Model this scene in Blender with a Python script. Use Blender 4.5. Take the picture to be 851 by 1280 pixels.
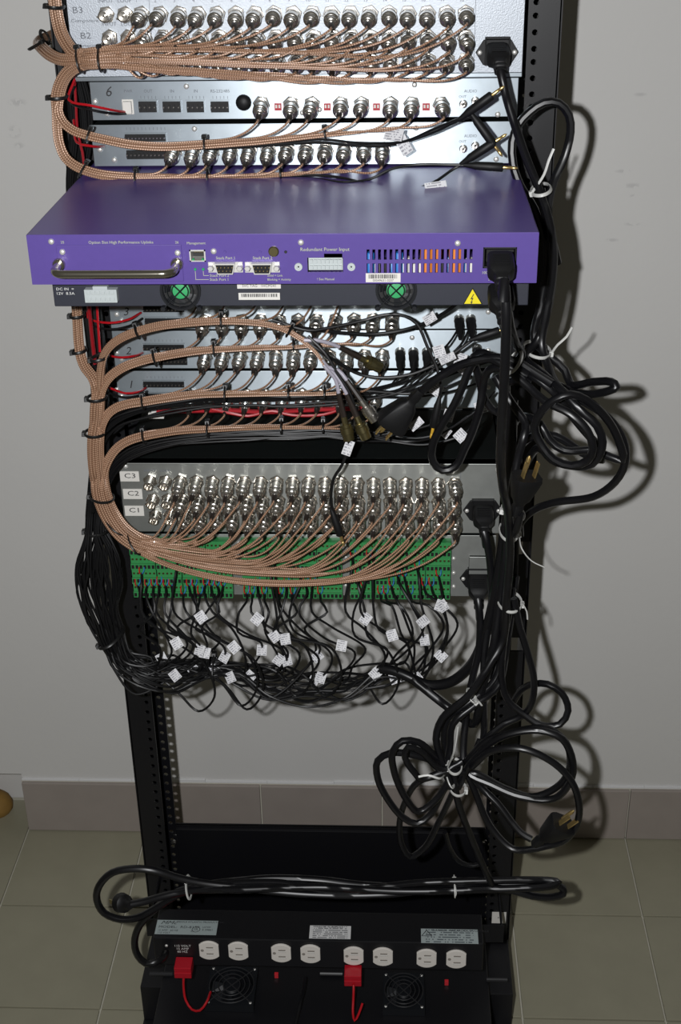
import bpy, math, random
import numpy as np
from mathutils import Vector, Matrix
random.seed(7)
rng = random.Random(11)
for o in list(bpy.data.objects):
    bpy.data.objects.remove(o)
S = bpy.context.scene
COL = S.collection

# ------------------------------------------------------------------ camera
CAM = np.array([0.0964, -1.3994, 1.4856])
YAW, PITCH, ROLL, FPX = 0.0491, 0.4784, -0.0184, 1635.6
_c, _s = math.cos(YAW), math.sin(YAW)
_r = np.array([_c, _s, 0.0]); _f = np.array([-_s, _c, 0.0]); _u = np.array([0, 0, 1.0])
_c, _s = math.cos(PITCH), math.sin(PITCH)
W_ = _c * _f - _s * _u; _u2 = _c * _u + _s * _f
_c, _s = math.cos(ROLL), math.sin(ROLL)
R_ = _c * _r + _s * _u2; U_ = _c * _u2 - _s * _r
cd = bpy.data.cameras.new('camera')
cam = bpy.data.objects.new('camera', cd); COL.objects.link(cam)
cd.sensor_fit = 'VERTICAL'; cd.sensor_height = 36.0; cd.sensor_width = 36.0
cd.lens = FPX / 1280 * 36.0
cd.clip_start = 0.02; cd.clip_end = 50
cam.matrix_world = Matrix(((R_[0], U_[0], -W_[0], CAM[0]), (R_[1], U_[1], -W_[1], CAM[1]), (R_[2], U_[2], -W_[2], CAM[2]), (0, 0, 0, 1)))
S.camera = cam
# ------------------------------------------------------------------ light: the camera's flash, plus the room's weak warm ambient
S.view_settings.view_transform = 'Standard'; S.view_settings.look = 'None'
S.view_settings.gamma = 1.0; S.view_settings.use_curve_mapping = False
S.view_settings.exposure = 0.0
wd = bpy.data.worlds.new('room_ambient'); S.world = wd; wd.use_nodes = True
bg = wd.node_tree.nodes['Background']; bg.inputs[0].default_value = (1.0, 0.93, 0.74, 1); bg.inputs[1].default_value = 0.05
fl = bpy.data.lights.new('camera_flash', 'SPOT')
fl.energy = 76.0; fl.color = (0.985, 0.99, 1.0); fl.shadow_soft_size = 0.011
fl.spot_size = math.radians(126); fl.spot_blend = 1.0
flo = bpy.data.objects.new('camera_flash', fl); COL.objects.link(flo)
FP = CAM - 0.088 * R_ + 0.024 * U_
_aim = W_ + 0.10 * U_
_aim = Vector(_aim).normalized()
flo.rotation_euler = _aim.to_track_quat('-Z', 'Y').to_euler()
flo.location = FP

# ------------------------------------------------------------------ helpers
def at(x, y, Y):
    d = (x - 425.5) / FPX * R_ - (y - 640) / FPX * U_ + W_
    return CAM + d * (Y - CAM[1]) / d[1]
def atz(x, y, z):
    d = (x - 425.5) / FPX * R_ - (y - 640) / FPX * U_ + W_
    return CAM + d * (z - CAM[2]) / d[2]

class MB:
    def __init__(s): s.v = []; s.f = []; s.uv = []; s.mi = []
    def add(s, vs, fs, uvs=None, m=0):
        b = len(s.v); s.v.extend([tuple(map(float, p)) for p in vs])
        for i, f in enumerate(fs):
            s.f.append(tuple(b + k for k in f)); s.mi.append(m)
            s.uv.append(uvs[i] if uvs else [(0.0, 0.0)] * len(f))
        return s
    def box(s, x0, x1, y0, y1, z0, z1, m=0):
        v = [(x, y, z) for x in (x0, x1) for y in (y0, y1) for z in (z0, z1)]
        return s.add(v, [(0, 1, 3, 2), (4, 6, 7, 5), (0, 4, 5, 1), (2, 3, 7, 6), (0, 2, 6, 4), (1, 5, 7, 3)], None, m)
    def obox(s, c, ex, ey, ez, m=0):   # box by centre and three half-axis vectors
        c, ex, ey, ez = map(np.asarray, (c, ex, ey, ez))
        v = [c + a * ex + b * ey + d * ez for a in (-1, 1) for b in (-1, 1) for d in (-1, 1)]
        return s.add(v, [(0, 1, 3, 2), (4, 6, 7, 5), (0, 4, 5, 1), (2, 3, 7, 6), (0, 2, 6, 4), (1, 5, 7, 3)], None, m)
    def quad(s, a, b, c, d, m=0):      # uv 0..1
        return s.add([a, b, c, d], [(0, 1, 2, 3)], [[(0, 0), (1, 0), (1, 1), (0, 1)]], m)
    def lathe(s, prof, seg=14, M=None, m=0, cap0=True, cap1=True):   # prof: (z, r)
        v = []
        for z, r in prof:
            for k in range(seg):
                a = 2 * math.pi * k / seg; v.append((r * math.cos(a), r * math.sin(a), z))
        if M is not None: v = [tuple(M @ Vector(p)) for p in v]
        f = []
        for i in range(len(prof) - 1):
            for k in range(seg):
                k2 = (k + 1) % seg
                f.append((i * seg + k, i * seg + k2, (i + 1) * seg + k2, (i + 1) * seg + k))
        if cap0: f.append(tuple(reversed(range(seg))))
        if cap1: f.append(tuple((len(prof) - 1) * seg + k for k in range(seg)))
        return s.add(v, f, None, m)
    def prism(s, poly, y0, y1, m=0):   # outline in x,z counter-clockwise seen from the front (-Y)
        n = len(poly)
        v = [(x, y0, z) for x, z in poly] + [(x, y1, z) for x, z in poly]
        f = [tuple(range(n)), tuple(reversed(range(n, 2 * n)))]
        f += [(i, n + i, n + (i + 1) % n, (i + 1) % n) for i in range(n)]
        return s.add(v, f, None, m)
    def tube(s, P, r, seg=7, closed=False, m=0, flat=1.0):
        P = np.asarray(P, float); n = len(P)
        T = np.zeros_like(P)
        if closed:
            T = np.roll(P, -1, 0) - np.roll(P, 1, 0)
        else:
            T[1:-1] = P[2:] - P[:-2]; T[0] = P[1] - P[0]; T[-1] = P[-1] - P[-2]
        T /= (np.linalg.norm(T, axis=1)[:, None] + 1e-12)
        a = np.array([0, 0, 1.0]) if abs(T[0][2]) < .9 else np.array([1.0, 0, 0])
        N = np.cross(T[0], a); N /= np.linalg.norm(N)
        rr = np.full(n, r) if np.isscalar(r) else np.asarray(r)
        ang = np.arange(seg) * 2 * math.pi / seg
        ca, sa = np.cos(ang)[:, None], np.sin(ang)[:, None]
        L = np.concatenate([[0], np.cumsum(np.linalg.norm(np.diff(P, axis=0), axis=1))])
        V = []
        for i in range(n):
            N = N - T[i] * (N @ T[i]); nn = np.linalg.norm(N)
            N = N / nn if nn > 1e-9 else np.cross(T[i], [1, 0, 0])
            B = np.cross(T[i], N)
            V.append(P[i] + rr[i] * (ca * N + sa * B * flat))
        V = np.concatenate(V)
        f = []; uv = []
        m_ = n if closed else n - 1
        for i in range(m_):
            i2 = (i + 1) % n
            u0 = L[i]; u1 = L[i2] if i2 else L[i] + 0.003
            for k in range(seg):
                k2 = (k + 1) % seg
                f.append((i * seg + k, i * seg + k2, i2 * seg + k2, i2 * seg + k))
                uv.append([(u0, k / seg), (u0, (k + 1) / seg), (u1, (k + 1) / seg), (u1, k / seg)])
        if not closed:
            f.append(tuple(reversed(range(seg)))); uv.append([(0, 0)] * seg)
            f.append(tuple((n - 1) * seg + k for k in range(seg))); uv.append([(0, 0)] * seg)
        return s.add(V, f, uv, m)
    def mesh(s, name, smooth=40):
        me = bpy.data.meshes.new(name); me.from_pydata(s.v, [], s.f)
        ul = me.uv_layers.new(name='UVMap')
        flat = [c for f in s.uv for p in f for c in p]
        ul.data.foreach_set('uv', flat)
        me.polygons.foreach_set('material_index', s.mi)
        if smooth:
            me.shade_smooth(); me.set_sharp_from_angle(angle=math.radians(smooth))
        me.update(); return me

def obj(name, mb, mats, parent=None, smooth=40, bevel=0, label=None):
    me = mb.mesh(name, smooth) if isinstance(mb, MB) else mb
    if isinstance(mb, MB) or not me.materials:
        for m in (mats if isinstance(mats, (list, tuple)) else [mats]): me.materials.append(m)
    o = bpy.data.objects.new(name, me); COL.objects.link(o)
    if bevel:
        b = o.modifiers.new('b', 'BEVEL'); b.width = bevel; b.segments = 2; b.limit_method = 'ANGLE'; b.angle_limit = math.radians(50)
    if parent is not None: attach(o, parent)
    if label: o['label'] = label
    return o
def attach(o, p):
    o.parent = p
    if p.type == 'EMPTY': o.matrix_parent_inverse = Matrix.Translation(-Vector(p.location))
    elif p.matrix_basis != Matrix.Identity(4) and p.get('own_frame'): pass
def inst(name, me, M, parent=None):
    o = bpy.data.objects.new(name, me); COL.objects.link(o)
    if parent is not None: attach(o, parent)
    o.matrix_basis = M
    return o
def tag(o, label, cat, group=None, kind=None):
    o['label'] = label; o['category'] = cat
    if group: o['group'] = group
    if kind: o['kind'] = kind
    return o
def thing(name, label, cat, loc, group=None):
    o = bpy.data.objects.new(name, None); COL.objects.link(o); o.location = loc; o.empty_display_size = .02
    return tag(o, label, cat, group)
def text(s, size, pos, mat, parent, name='lettering', rot=(math.pi / 2, 0, 0), align='CENTER', sx=1.0, shear=0.0):
    cu = bpy.data.curves.new(name, 'FONT'); cu.body = s; cu.size = size; cu.align_x = align; cu.align_y = 'CENTER'
    cu.extrude = 0.00004; cu.resolution_u = 2; cu.shear = shear
    cu.materials.append(mat)
    tmp = bpy.data.objects.new(name, cu); me = bpy.data.meshes.new_from_object(tmp); bpy.data.objects.remove(tmp); bpy.data.curves.remove(cu)
    me.name = name
    if not me.materials: me.materials.append(mat)
    o = bpy.data.objects.new(name, me); COL.objects.link(o)
    o.location = pos; o.rotation_euler = rot; o.scale = (sx, 1, 1)
    if parent.type == 'EMPTY': o.parent = parent; o.matrix_parent_inverse = Matrix.Translation(-Vector(parent.location))
    else: o.parent = parent
    return o
def catmull(P, step=0.006, closed=False):
    P = [np.asarray(p, float) for p in P]
    n = len(P); out = []
    idx = range(n) if closed else range(n - 1)
    for i in idx:
        if closed: p0, p1, p2, p3 = P[(i - 1) % n], P[i], P[(i + 1) % n], P[(i + 2) % n]
        else: p0, p1, p2, p3 = P[max(i - 1, 0)], P[i], P[i + 1], P[min(i + 2, n - 1)]
        d = np.linalg.norm(p2 - p1)
        if d < 1e-6: continue
        # centripetal knots
        t0 = 0; t1 = t0 + max(np.linalg.norm(p1 - p0), 1e-5) ** .5; t2 = t1 + d ** .5; t3 = t2 + max(np.linalg.norm(p3 - p2), 1e-5) ** .5
        k = max(2, int(d / step))
        for j in range(k):
            t = t1 + (t2 - t1) * j / k
            A1 = (t1 - t) / (t1 - t0) * p0 + (t - t0) / (t1 - t0) * p1 if i > 0 or closed else p1 + (p2 - p1) * (t - t1) / (t2 - t1)
            A2 = (t2 - t) / (t2 - t1) * p1 + (t - t1) / (t2 - t1) * p2
            A3 = (t3 - t) / (t3 - t2) * p2 + (t - t2) / (t3 - t2) * p3 if i < n - 2 or closed else A2
            B1 = (t2 - t) / (t2 - t0) * A1 + (t - t0) / (t2 - t0) * A2 if i > 0 or closed else A2
            B2 = (t3 - t) / (t3 - t1) * A2 + (t - t1) / (t3 - t1) * A3 if i < n - 2 or closed else A2
            out.append((t2 - t) / (t2 - t1) * B1 + (t - t1) / (t2 - t1) * B2)
    if not closed: out.append(P[-1])
    return np.array(out)
def pxpath(pts, step=0.006):
    return catmull([at(*p) for p in pts], step)
def frameM(pos, z, up=(0, 0, 1)):     # matrix whose local +Z points along z
    z = Vector(z).normalized(); x = Vector(up).cross(z)
    if x.length < 1e-4: x = Vector((1, 0, 0))
    x.normalize(); y = z.cross(x)
    M = Matrix((x, y, z)).transposed().to_4x4(); M.translation = Vector(pos); return M
ORD = ['first', 'second', 'third', 'fourth', 'fifth', 'sixth', 'seventh', 'eighth', 'ninth', 'tenth', 'eleventh', 'twelfth', 'thirteenth', 'fourteenth', 'fifteenth', 'sixteenth', 'seventeenth', 'eighteenth', 'nineteenth', 'twentieth']
TENS = {20: 'twenty', 30: 'thirty', 40: 'forty', 50: 'fifty'}
def ordn(i):       # 0-based
    if i < 20: return ORD[i]
    n = i + 1
    if n % 10 == 0: return {30: 'thirtieth', 40: 'fortieth', 50: 'fiftieth'}[n]
    return TENS[n // 10 * 10] + '-' + ORD[n % 10 - 1]

# ------------------------------------------------------------------ materials
def mat(name, col, rough=.5, metal=0.0, spec=.5, coat=0.0, var=0.0, vscale=60, bump=0.0, bscale=400, alpha=1, trans=0, ior=None):
    m = bpy.data.materials.new(name); m.use_nodes = True
    nt = m.node_tree; b = nt.nodes['Principled BSDF']
    b.inputs['Base Color'].default_value = (*col, 1); b.inputs['Roughness'].default_value = rough
    b.inputs['Metallic'].default_value = metal; b.inputs['Specular IOR Level'].default_value = spec
    b.inputs['Coat Weight'].default_value = coat
    b.inputs['Transmission Weight'].default_value = trans
    if var or bump:
        tc = nt.nodes.new('ShaderNodeTexCoord')
    if var:
        n = nt.nodes.new('ShaderNodeTexNoise'); n.inputs['Scale'].default_value = vscale; n.inputs['Detail'].default_value = 4
        nt.links.new(tc.outputs['Object'], n.inputs['Vector'])
        cr = nt.nodes.new('ShaderNodeMix'); cr.data_type = 'RGBA'
        cr.inputs[6].default_value = (*[c * (1 - var) for c in col], 1); cr.inputs[7].default_value = (*[min(1, c * (1 + var)) for c in col], 1)
        nt.links.new(n.outputs['Fac'], cr.inputs[0]); nt.links.new(cr.outputs[2], b.inputs['Base Color'])
    if bump:
        n = nt.nodes.new('ShaderNodeTexNoise'); n.inputs['Scale'].default_value = bscale; n.inputs['Detail'].default_value = 3
        nt.links.new(tc.outputs['Object'], n.inputs['Vector'])
        bp = nt.nodes.new('ShaderNodeBump'); bp.inputs['Strength'].default_value = bump; bp.inputs['Distance'].default_value = .001
        nt.links.new(n.outputs['Fac'], bp.inputs['Height']); nt.links.new(bp.outputs['Normal'], b.inputs['Normal'])
    return m
def brushed(name, col, rough, metal, aniso, var):      # zinc sheet with a horizontal grain
    m = mat(name, col, rough, metal, var=var, vscale=70); nt = m.node_tree; b = nt.nodes['Principled BSDF']
    b.inputs['Anisotropic'].default_value = aniso
    v = nt.nodes.new('ShaderNodeCombineXYZ'); v.inputs[2].default_value = 1.0
    nt.links.new(v.outputs[0], b.inputs['Tangent'])
    return m
def braid(name, ca, cb, rough, metal, freq=1900.0):     # woven jacket, its sparkle painted in as pale dots, along uv (metres, turns)
    m = mat(name, ca, rough, metal, .55, .35); nt = m.node_tree; b = nt.nodes['Principled BSDF']
    uv = nt.nodes.new('ShaderNodeUVMap'); sp = nt.nodes.new('ShaderNodeSeparateXYZ'); nt.links.new(uv.outputs[0], sp.inputs[0])
    def M(op, a, c):
        n = nt.nodes.new('ShaderNodeMath'); n.operation = op
        for i, q in enumerate((a, c)):
            if q is None: continue
            if isinstance(q, (int, float)): n.inputs[i].default_value = q
            else: nt.links.new(q, n.inputs[i])
        return n.outputs[0]
    u = M('MULTIPLY', sp.outputs[0], freq); v = M('MULTIPLY', sp.outputs[1], 2 * math.pi * 2)
    h = M('MULTIPLY', M('SINE', M('ADD', u, v), None), M('SINE', M('SUBTRACT', u, v), None))
    fac = M('POWER', M('ADD', M('MULTIPLY', h, .5), .5), 1.35)
    mx = nt.nodes.new('ShaderNodeMix'); mx.data_type = 'RGBA'
    mx.inputs[6].default_value = (*ca, 1); mx.inputs[7].default_value = (*cb, 1)
    nt.links.new(fac, mx.inputs[0]); nt.links.new(mx.outputs[2], b.inputs['Base Color'])
    bp = nt.nodes.new('ShaderNodeBump'); bp.inputs['Strength'].default_value = .5; bp.inputs['Distance'].default_value = .0004
    nt.links.new(fac, bp.inputs['Height']); nt.links.new(bp.outputs['Normal'], b.inputs['Normal'])
    return m
def printed(name, bgc, fgc, rows=5, dens=26.0, gap=.5):     # tiny illegible print: broken lines over the label's uv
    m = mat(name, bgc, .6); nt = m.node_tree; b = nt.nodes['Principled BSDF']
    uv = nt.nodes.new('ShaderNodeUVMap'); sp = nt.nodes.new('ShaderNodeSeparateXYZ'); nt.links.new(uv.outputs[0], sp.inputs[0])
    def M(op, a, c=None):
        n = nt.nodes.new('ShaderNodeMath'); n.operation = op
        for i, q in enumerate((a, c)):
            if q is None: continue
            if isinstance(q, (int, float)): n.inputs[i].default_value = q
            else: nt.links.new(q, n.inputs[i])
        return n.outputs[0]
    ry = M('MULTIPLY', sp.outputs[1], rows); fr = M('FRACT', ry); line = M('LESS_THAN', M('ABSOLUTE', M('SUBTRACT', fr, .5)), .24)
    n = nt.nodes.new('ShaderNodeTexWhiteNoise'); n.noise_dimensions = '2D'
    cx = nt.nodes.new('ShaderNodeCombineXYZ'); nt.links.new(M('FLOOR', M('MULTIPLY', sp.outputs[0], dens)), cx.inputs[0]); nt.links.new(M('FLOOR', ry), cx.inputs[1])
    nt.links.new(cx.outputs[0], n.inputs['Vector'])
    ink = M('GREATER_THAN', n.outputs['Value'], gap)
    ed = M('LESS_THAN', M('ABSOLUTE', M('SUBTRACT', sp.outputs[0], .5)), .42)
    fac = M('MULTIPLY', M('MULTIPLY', line, ink), ed)
    mx = nt.nodes.new('ShaderNodeMix'); mx.data_type = 'RGBA'
    mx.inputs[6].default_value = (*bgc, 1); mx.inputs[7].default_value = (*fgc, 1)
    nt.links.new(fac, mx.inputs[0]); nt.links.new(mx.outputs[2], b.inputs['Base Color'])
    return m
M = {}
M['wall'] = mat('wall_plaster', (.605, .597, .58), .8, var=.03, vscale=6, bump=.25, bscale=90)
def scuff(m, spots):       # faint grey rub marks at fixed places on the wall
    nt = m.node_tree; b = nt.nodes['Principled BSDF']; src = b.inputs['Base Color'].links[0].from_socket
    tc = nt.nodes.new('ShaderNodeTexCoord'); total = None
    ns = nt.nodes.new('ShaderNodeTexNoise'); ns.inputs['Scale'].default_value = 90; nt.links.new(tc.outputs['Object'], ns.inputs['Vector'])
    def M_(op, a, c):
        n = nt.nodes.new('ShaderNodeMath'); n.operation = op
        for i, q in enumerate((a, c)):
            if isinstance(q, (int, float)): n.inputs[i].default_value = q
            else: nt.links.new(q, n.inputs[i])
        return n.outputs[0]
    for (p, rx, rz) in spots:
        mp = nt.nodes.new('ShaderNodeMapping'); mp.vector_type = 'TEXTURE'; mp.inputs['Location'].default_value = (p[0], p[1], p[2]); mp.inputs['Scale'].default_value = (rx, 1, rz)
        nt.links.new(tc.outputs['Object'], mp.inputs['Vector'])
        ln = nt.nodes.new('ShaderNodeVectorMath'); ln.operation = 'LENGTH'; nt.links.new(mp.outputs[0], ln.inputs[0])
        f = nt.nodes.new('ShaderNodeMapRange'); f.inputs[1].default_value = 1.0; f.inputs[2].default_value = .3; nt.links.new(ln.outputs['Value'], f.inputs[0])
        total = f.outputs[0] if total is None else M_('MAXIMUM', total, f.outputs[0])
    fac = M_('MULTIPLY', M_('MULTIPLY', total, M_('GREATER_THAN', ns.outputs['Fac'], .47)), .22)
    mx = nt.nodes.new('ShaderNodeMix'); mx.data_type = 'RGBA'; nt.links.new(fac, mx.inputs[0]); nt.links.new(src, mx.inputs[6]); mx.inputs[7].default_value = (.16, .16, .17, 1)
    nt.links.new(mx.outputs[2], b.inputs['Base Color'])
scuff(M['wall'], [(at(x, y, .30), a, b_) for x, y, a, b_ in ((22, 128, .014, .006), (18, 165, .010, .010), (24, 182, .008, .005), (790, 232, .014, .004), (778, 214, .012, .003), (793, 245, .008, .003), (790, 280, .012, .003), (765, 300, .010, .003), (800, 118, .01, .003))])
M['plaster'] = mat('pale_plaster', (.66, .66, .66), .85, bump=.4, bscale=60)
M['tile'] = mat('floor_tile', (.285, .270, .195), .42, var=.09, vscale=22, bump=.06, bscale=300)
M['btile'] = mat('skirting_tile', (.30, .262, .235), .42, var=.09, vscale=25, bump=.06, bscale=300)
M['grout'] = mat('grout', (.52, .50, .42), .9, var=.15, vscale=40)
M['ochre'] = mat('ochre', (.25, .14, .03), .8, var=.2, vscale=60, bump=.5, bscale=120)
M['rack'] = mat('rack_black', (.0045, .0045, .006), .43, spec=.45, bump=.05, bscale=900)
M['rackedge'] = mat('glint_and_guard', (.018, .018, .02), .45)
M['galv'] = brushed('galvanised', (.42, .475, .515), .43, .88, .82, .12)
M['galvB'] = mat('hammered_silver', (.40, .43, .47), .48, .5, var=.14, vscale=520, bump=.25, bscale=700)
M['galvC'] = brushed('shaded_zinc', (.30, .31, .295), .42, .86, .60, .16)  # same zinc, base darkened to paint in the dimmer reflection low down
M['unitblack'] = mat('unit_black', (.006, .008, .008), .45, bump=.05, bscale=900)
M['nickel'] = mat('nickel', (.78, .745, .69), .19, .97)
M['gold'] = mat('gold', (.74, .54, .22), .32, .9)
M['brass'] = mat('dull_brass', (.30, .26, .13), .28, .95)
M['boot'] = mat('dark_boot', (.020, .014, .011), .4)
M['white'] = mat('white_plastic', (.66, .64, .60), .4)
M['outlet'] = mat('outlet_ivory', (.72, .68, .63), .35)
M['coax'] = braid('coax_tan', (.135, .054, .022), (.68, .44, .30), .33, .12, 1350.0)
M['coaxclear'] = mat('pale_sleeve', (.36, .34, .40), .4)
M['wire'] = mat('black_wire', (.006, .006, .0065), .42, spec=.28)
M['cord'] = mat('black_cord', (.005, .005, .006), .34, spec=.42)
M['plug'] = mat('black_plug', (.006, .006, .0065), .52, spec=.30, bump=.04, bscale=700)
M['tie'] = mat('black_nylon', (.008, .008, .008), .4)
M['wtie'] = mat('white_nylon', (.55, .55, .53), .4, trans=.0)
M['red'] = mat('red_wire', (.42, .006, .012), .35)
M['redplug'] = mat('red_plug', (.40, .006, .016), .4)
M['blue'] = mat('blue_lead', (.02, .16, .40), .4)
M['purple'] = mat('purple_paint', (.094, .062, .258), .31, spec=.42, var=.05, vscale=200, bump=.02, bscale=700)
M['ptext'] = mat('pale_green_print', (.42, .45, .30), .6)
M['ink'] = mat('black_ink', (.02, .02, .022), .7)
M['greyink'] = mat('grey_ink', (.14, .15, .17), .7)
M['whiteink'] = mat('white_ink', (.62, .62, .60), .6)
M['pcb'] = mat('green_terminal', (.035, .235, .07), .4, var=.12, vscale=120)
M['dark'] = mat('deep_black', (.004, .004, .004), .6)
M['fan'] = mat('fan_black', (.006, .007, .009), .5, spec=.3)
M['fangreen'] = mat('fan_hub_green', (.04, .34, .12), .45)
M['darkbody'] = mat('charcoal_paint', (.019, .021, .032), .5, var=.08, vscale=150, bump=.05, bscale=800)
M['yellow'] = mat('warning_yellow', (.72, .60, .01), .5)
M['clearw'] = mat('milky_socket', (.44, .48, .48), .35)
M['orange'] = mat('capacitor_orange', (.65, .20, .04), .4)
M['bluecap'] = mat('capacitor_blue', (.02, .16, .48), .4)
M['silverlabel'] = mat('silver_label', (.36, .42, .42), .45, .2)
M['tag'] = printed('cable_flag', (.68, .68, .70), (.30, .30, .33), 5, 16, .35)
M['fineprint'] = printed('white_fine_print', (.62, .62, .62), (.16, .16, .17), 7, 40, .3)
M['silverprint'] = printed('silver_fine_print', (.34, .39, .39), (.10, .12, .13), 6, 46, .4)
M['ledgreen'] = mat('green_led', (.02, .30, .10), .3)
M['velcro'] = mat('red_strap', (.40, .006, .014), .6, bump=.3, bscale=900)
M['yellowsleeve'] = mat('yellow_sleeve', (.62, .36, .03), .5)
M['bright'] = mat('bright_plating', (.70, .69, .66), .38, .55)
M['chrome'] = mat('chrome', (.58, .55, .46), .16, .97)
M['slotgrey'] = mat('outlet_shadow', (.26, .235, .21), .6)
M['led'] = mat('red_led', (.55, .02, .03), .3)

# ------------------------------------------------------------------ the setting
WY = 0.30; WALLX = -0.524; T = 0.2; X0 = -0.5247; ROW0 = 0.1824
def structure(name, mb, m, **k):
    o = obj(name, mb, m, **k); o['kind'] = 'structure'; return o
b = MB()
b.box(WALLX, 2.6, WY, WY + .2, 0, 2.8)
b.box(-2.6, WALLX, WY, WY + .2, .112, 2.8)
b.box(-2.6, WALLX, WY + .075, WY + .2, 0, .112)
wall = structure('wall_back', b, M['wall'], smooth=0)
b = MB(); b.box(-2.6, 2.6, -2.6, WY + .1, -.06, -.004)
floor = structure('floor', b, M['grout'], smooth=0)
b = MB(); b.box(-.0988, .0988, -.0988, .0988, -.012, 0)
tile_me = None
def lay(name, parent, x0, x1, y0, y1):
    g = .0013; q = MB(); q.box(x0 + g, x1 - g, y0 + g, y1 - g, -.014, rng.uniform(-.0004, .0002))
    return obj(name, q, M['tile'], parent, smooth=0, bevel=.0008)
for i in range(-4, 9):
    xa = X0 + i * T
    lay('floor_tile', floor, xa, xa + T, WY - ROW0, WY if xa >= WALLX - .01 else WY + .07)
    for j in range(4):
        ya = WY - ROW0 - (j + 1) * T
        lay('floor_tile', floor, xa, xa + T, ya, ya + T)
bb = MB(); bb.box(WALLX, 2.6, WY - .004, WY + .001, 0, .1015)
base = structure('baseboard_back', bb, M['grout'], smooth=0)
bx = [WALLX, -.327, -.127, .073, .275, .475, .675, .875, 1.075]
for k in range(len(bx) - 1):
    q = MB(); dz = rng.uniform(-.0012, .0012)
    q.box(bx[k] + .0012, bx[k + 1] - .0012, WY - .010, WY - .002, .0012, .1012 + dz)
    obj('skirting_tile', q, M['btile'], base, smooth=0, bevel=.0012)
q = MB(); zs_ = []
xx = WALLX
while xx < 1.6:
    w = rng.uniform(.03, .12); q.box(xx, xx + w, WY - .0035, WY + .001, .100, .1045 + rng.uniform(0, .0035)); xx += w
obj('plaster_edge', q, M['plaster'], base, smooth=0, bevel=.001)
# ochre lump in the low recess at the far left
q = MB()
c = atz(-5, 1003, 0.0); c[1] = WY + .041
prof = [(0, .028), (.006, .031), (.014, .0315), (.024, .028), (.033, .020), (.038, .008)]
q.lathe(prof, 18, Matrix.Translation(Vector((c[0], c[1], 0))) @ Matrix.Diagonal((1.15, .95, 1.0, 1)))
tag(obj('ochre_lump', q, M['ochre']), 'rounded ochre lump on the floor in the white wall recess beyond the skirting', 'lump')

# ------------------------------------------------------------------ the rack
RX, RI, RD = .258, .225, .0755
rack = thing('equipment_rack', 'tall black open two-post steel equipment rack with rows of mounting holes', 'rack', (0, 0, 0))
zt = at(640, 677, 0)[2]; zb = at(640, 694, 0)[2]; zt2 = at(640, 797, 0)[2]; zb2 = at(640, 814, 0)[2]
yt = at(640, 675, RD)[2]; yb = at(640, 695, RD)[2]; yt2 = at(640, 795, RD)[2]; yb2 = at(640, 816, RD)[2]
print('slots', zt, zb, zt2, zb2)
def flange(mb, sx, Y, zoff, slots, ztop):
    t = .0024
    U = .04445; pat = [U * .625 / 1.75, U * .625 / 1.75, U * .5 / 1.75]
    zs = []; z = zoff; k = 0
    while z > .05: z -= pat[(k) % 3]; k += 1
    # holes upwards from the bottom
    zc = []; zz = zoff; k = 0
    while zz > .03:
        zc.append(zz); zz -= pat[k % 3]; k += 1
    zz = zoff; k = 0
    while True:
        zz += pat[(2 - k) % 3]; k += 1
        if zz > ztop - .02: break
        zc.append(zz)
    zc.sort()
    edges = [0.0] + [(a + c) / 2 for a, c in zip(zc[:-1], zc[1:])] + [ztop]
    xi, xo, xh, r = RI, RX, .2325, .0031
    for i, z in enumerate(zc):
        za, zb_ = edges[i], edges[i + 1]
        cut = any(za < s1 and zb_ > s0 for s0, s1 in slots)
        x1 = .2405 if cut else xo
        outer = [(xi, za), (xh, za), (x1, za), (x1, z), (x1, zb_), (xh, zb_), (xi, zb_), (xi, z)]
        inner = [(xh - r * .7, z - r * .7), (xh, z - r), (xh + r * .7, z - r * .7), (xh + r, z), (xh + r * .7, z + r * .7), (xh, z + r), (xh - r * .7, z + r * .7), (xh - r, z)]
        V = [(sx * x, Y - t / 2, zz) for x, zz in outer + inner] + [(sx * x, Y + t / 2, zz) for x, zz in outer + inner]
        F = []
        for k in range(8):
            k2 = (k + 1) % 8
            F += [(k, k2, 8 + k2, 8 + k), (16 + k2, 16 + k, 24 + k, 24 + k2), (8 + k, 8 + k2, 24 + k2, 24 + k), (k, 16 + k, 16 + k2, k2)]
        if sx > 0: pass
        else: F = [tuple(reversed(f)) for f in F]
        mb.add(V, F)
        if cut and x1 < xo:
            for s0, s1 in slots:      # closes the part of the pitch that lies beyond the window
                if za < s0 < zb_: mb.box(min(sx * x1, sx * xo), max(sx * x1, sx * xo), Y - t / 2, Y + t / 2, za, s0)
                if za < s1 < zb_: mb.box(min(sx * x1, sx * xo), max(sx * x1, sx * xo), Y - t / 2, Y + t / 2, s1, zb_)
zA = at(181, 878, 0)[2]; zB = at(197.8, 871.4, RD)[2]
for sx, sl, slb in ((-1, [], []), (1, [(zb, zt), (zb2, zt2)], [(yb, yt), (yb2, yt2)])):
    q = MB(); H = 1.62
    flange(q, sx, 0.0012, zA, sl, H); flange(q, sx, RD, zB, slb, H)
    q.box(sx * RX - .0014 - (.0012 if sx < 0 else 0) * 0, sx * RX + .0012, 0, RD, 0, H)
    post = obj('post', q, M['rack'], rack, smooth=0)
# floor angle and cross-member at the foot
q = MB(); q.box(-RX, RX, -.36, .0, 0, .006); obj('base_plate', q, M['rack'], rack, smooth=0, bevel=.001)
q = MB(); q.box(-.222, .222, .002, .008, 0, .10); obj('foot_angle', q, M['rack'], rack, smooth=0, bevel=.001)
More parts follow.
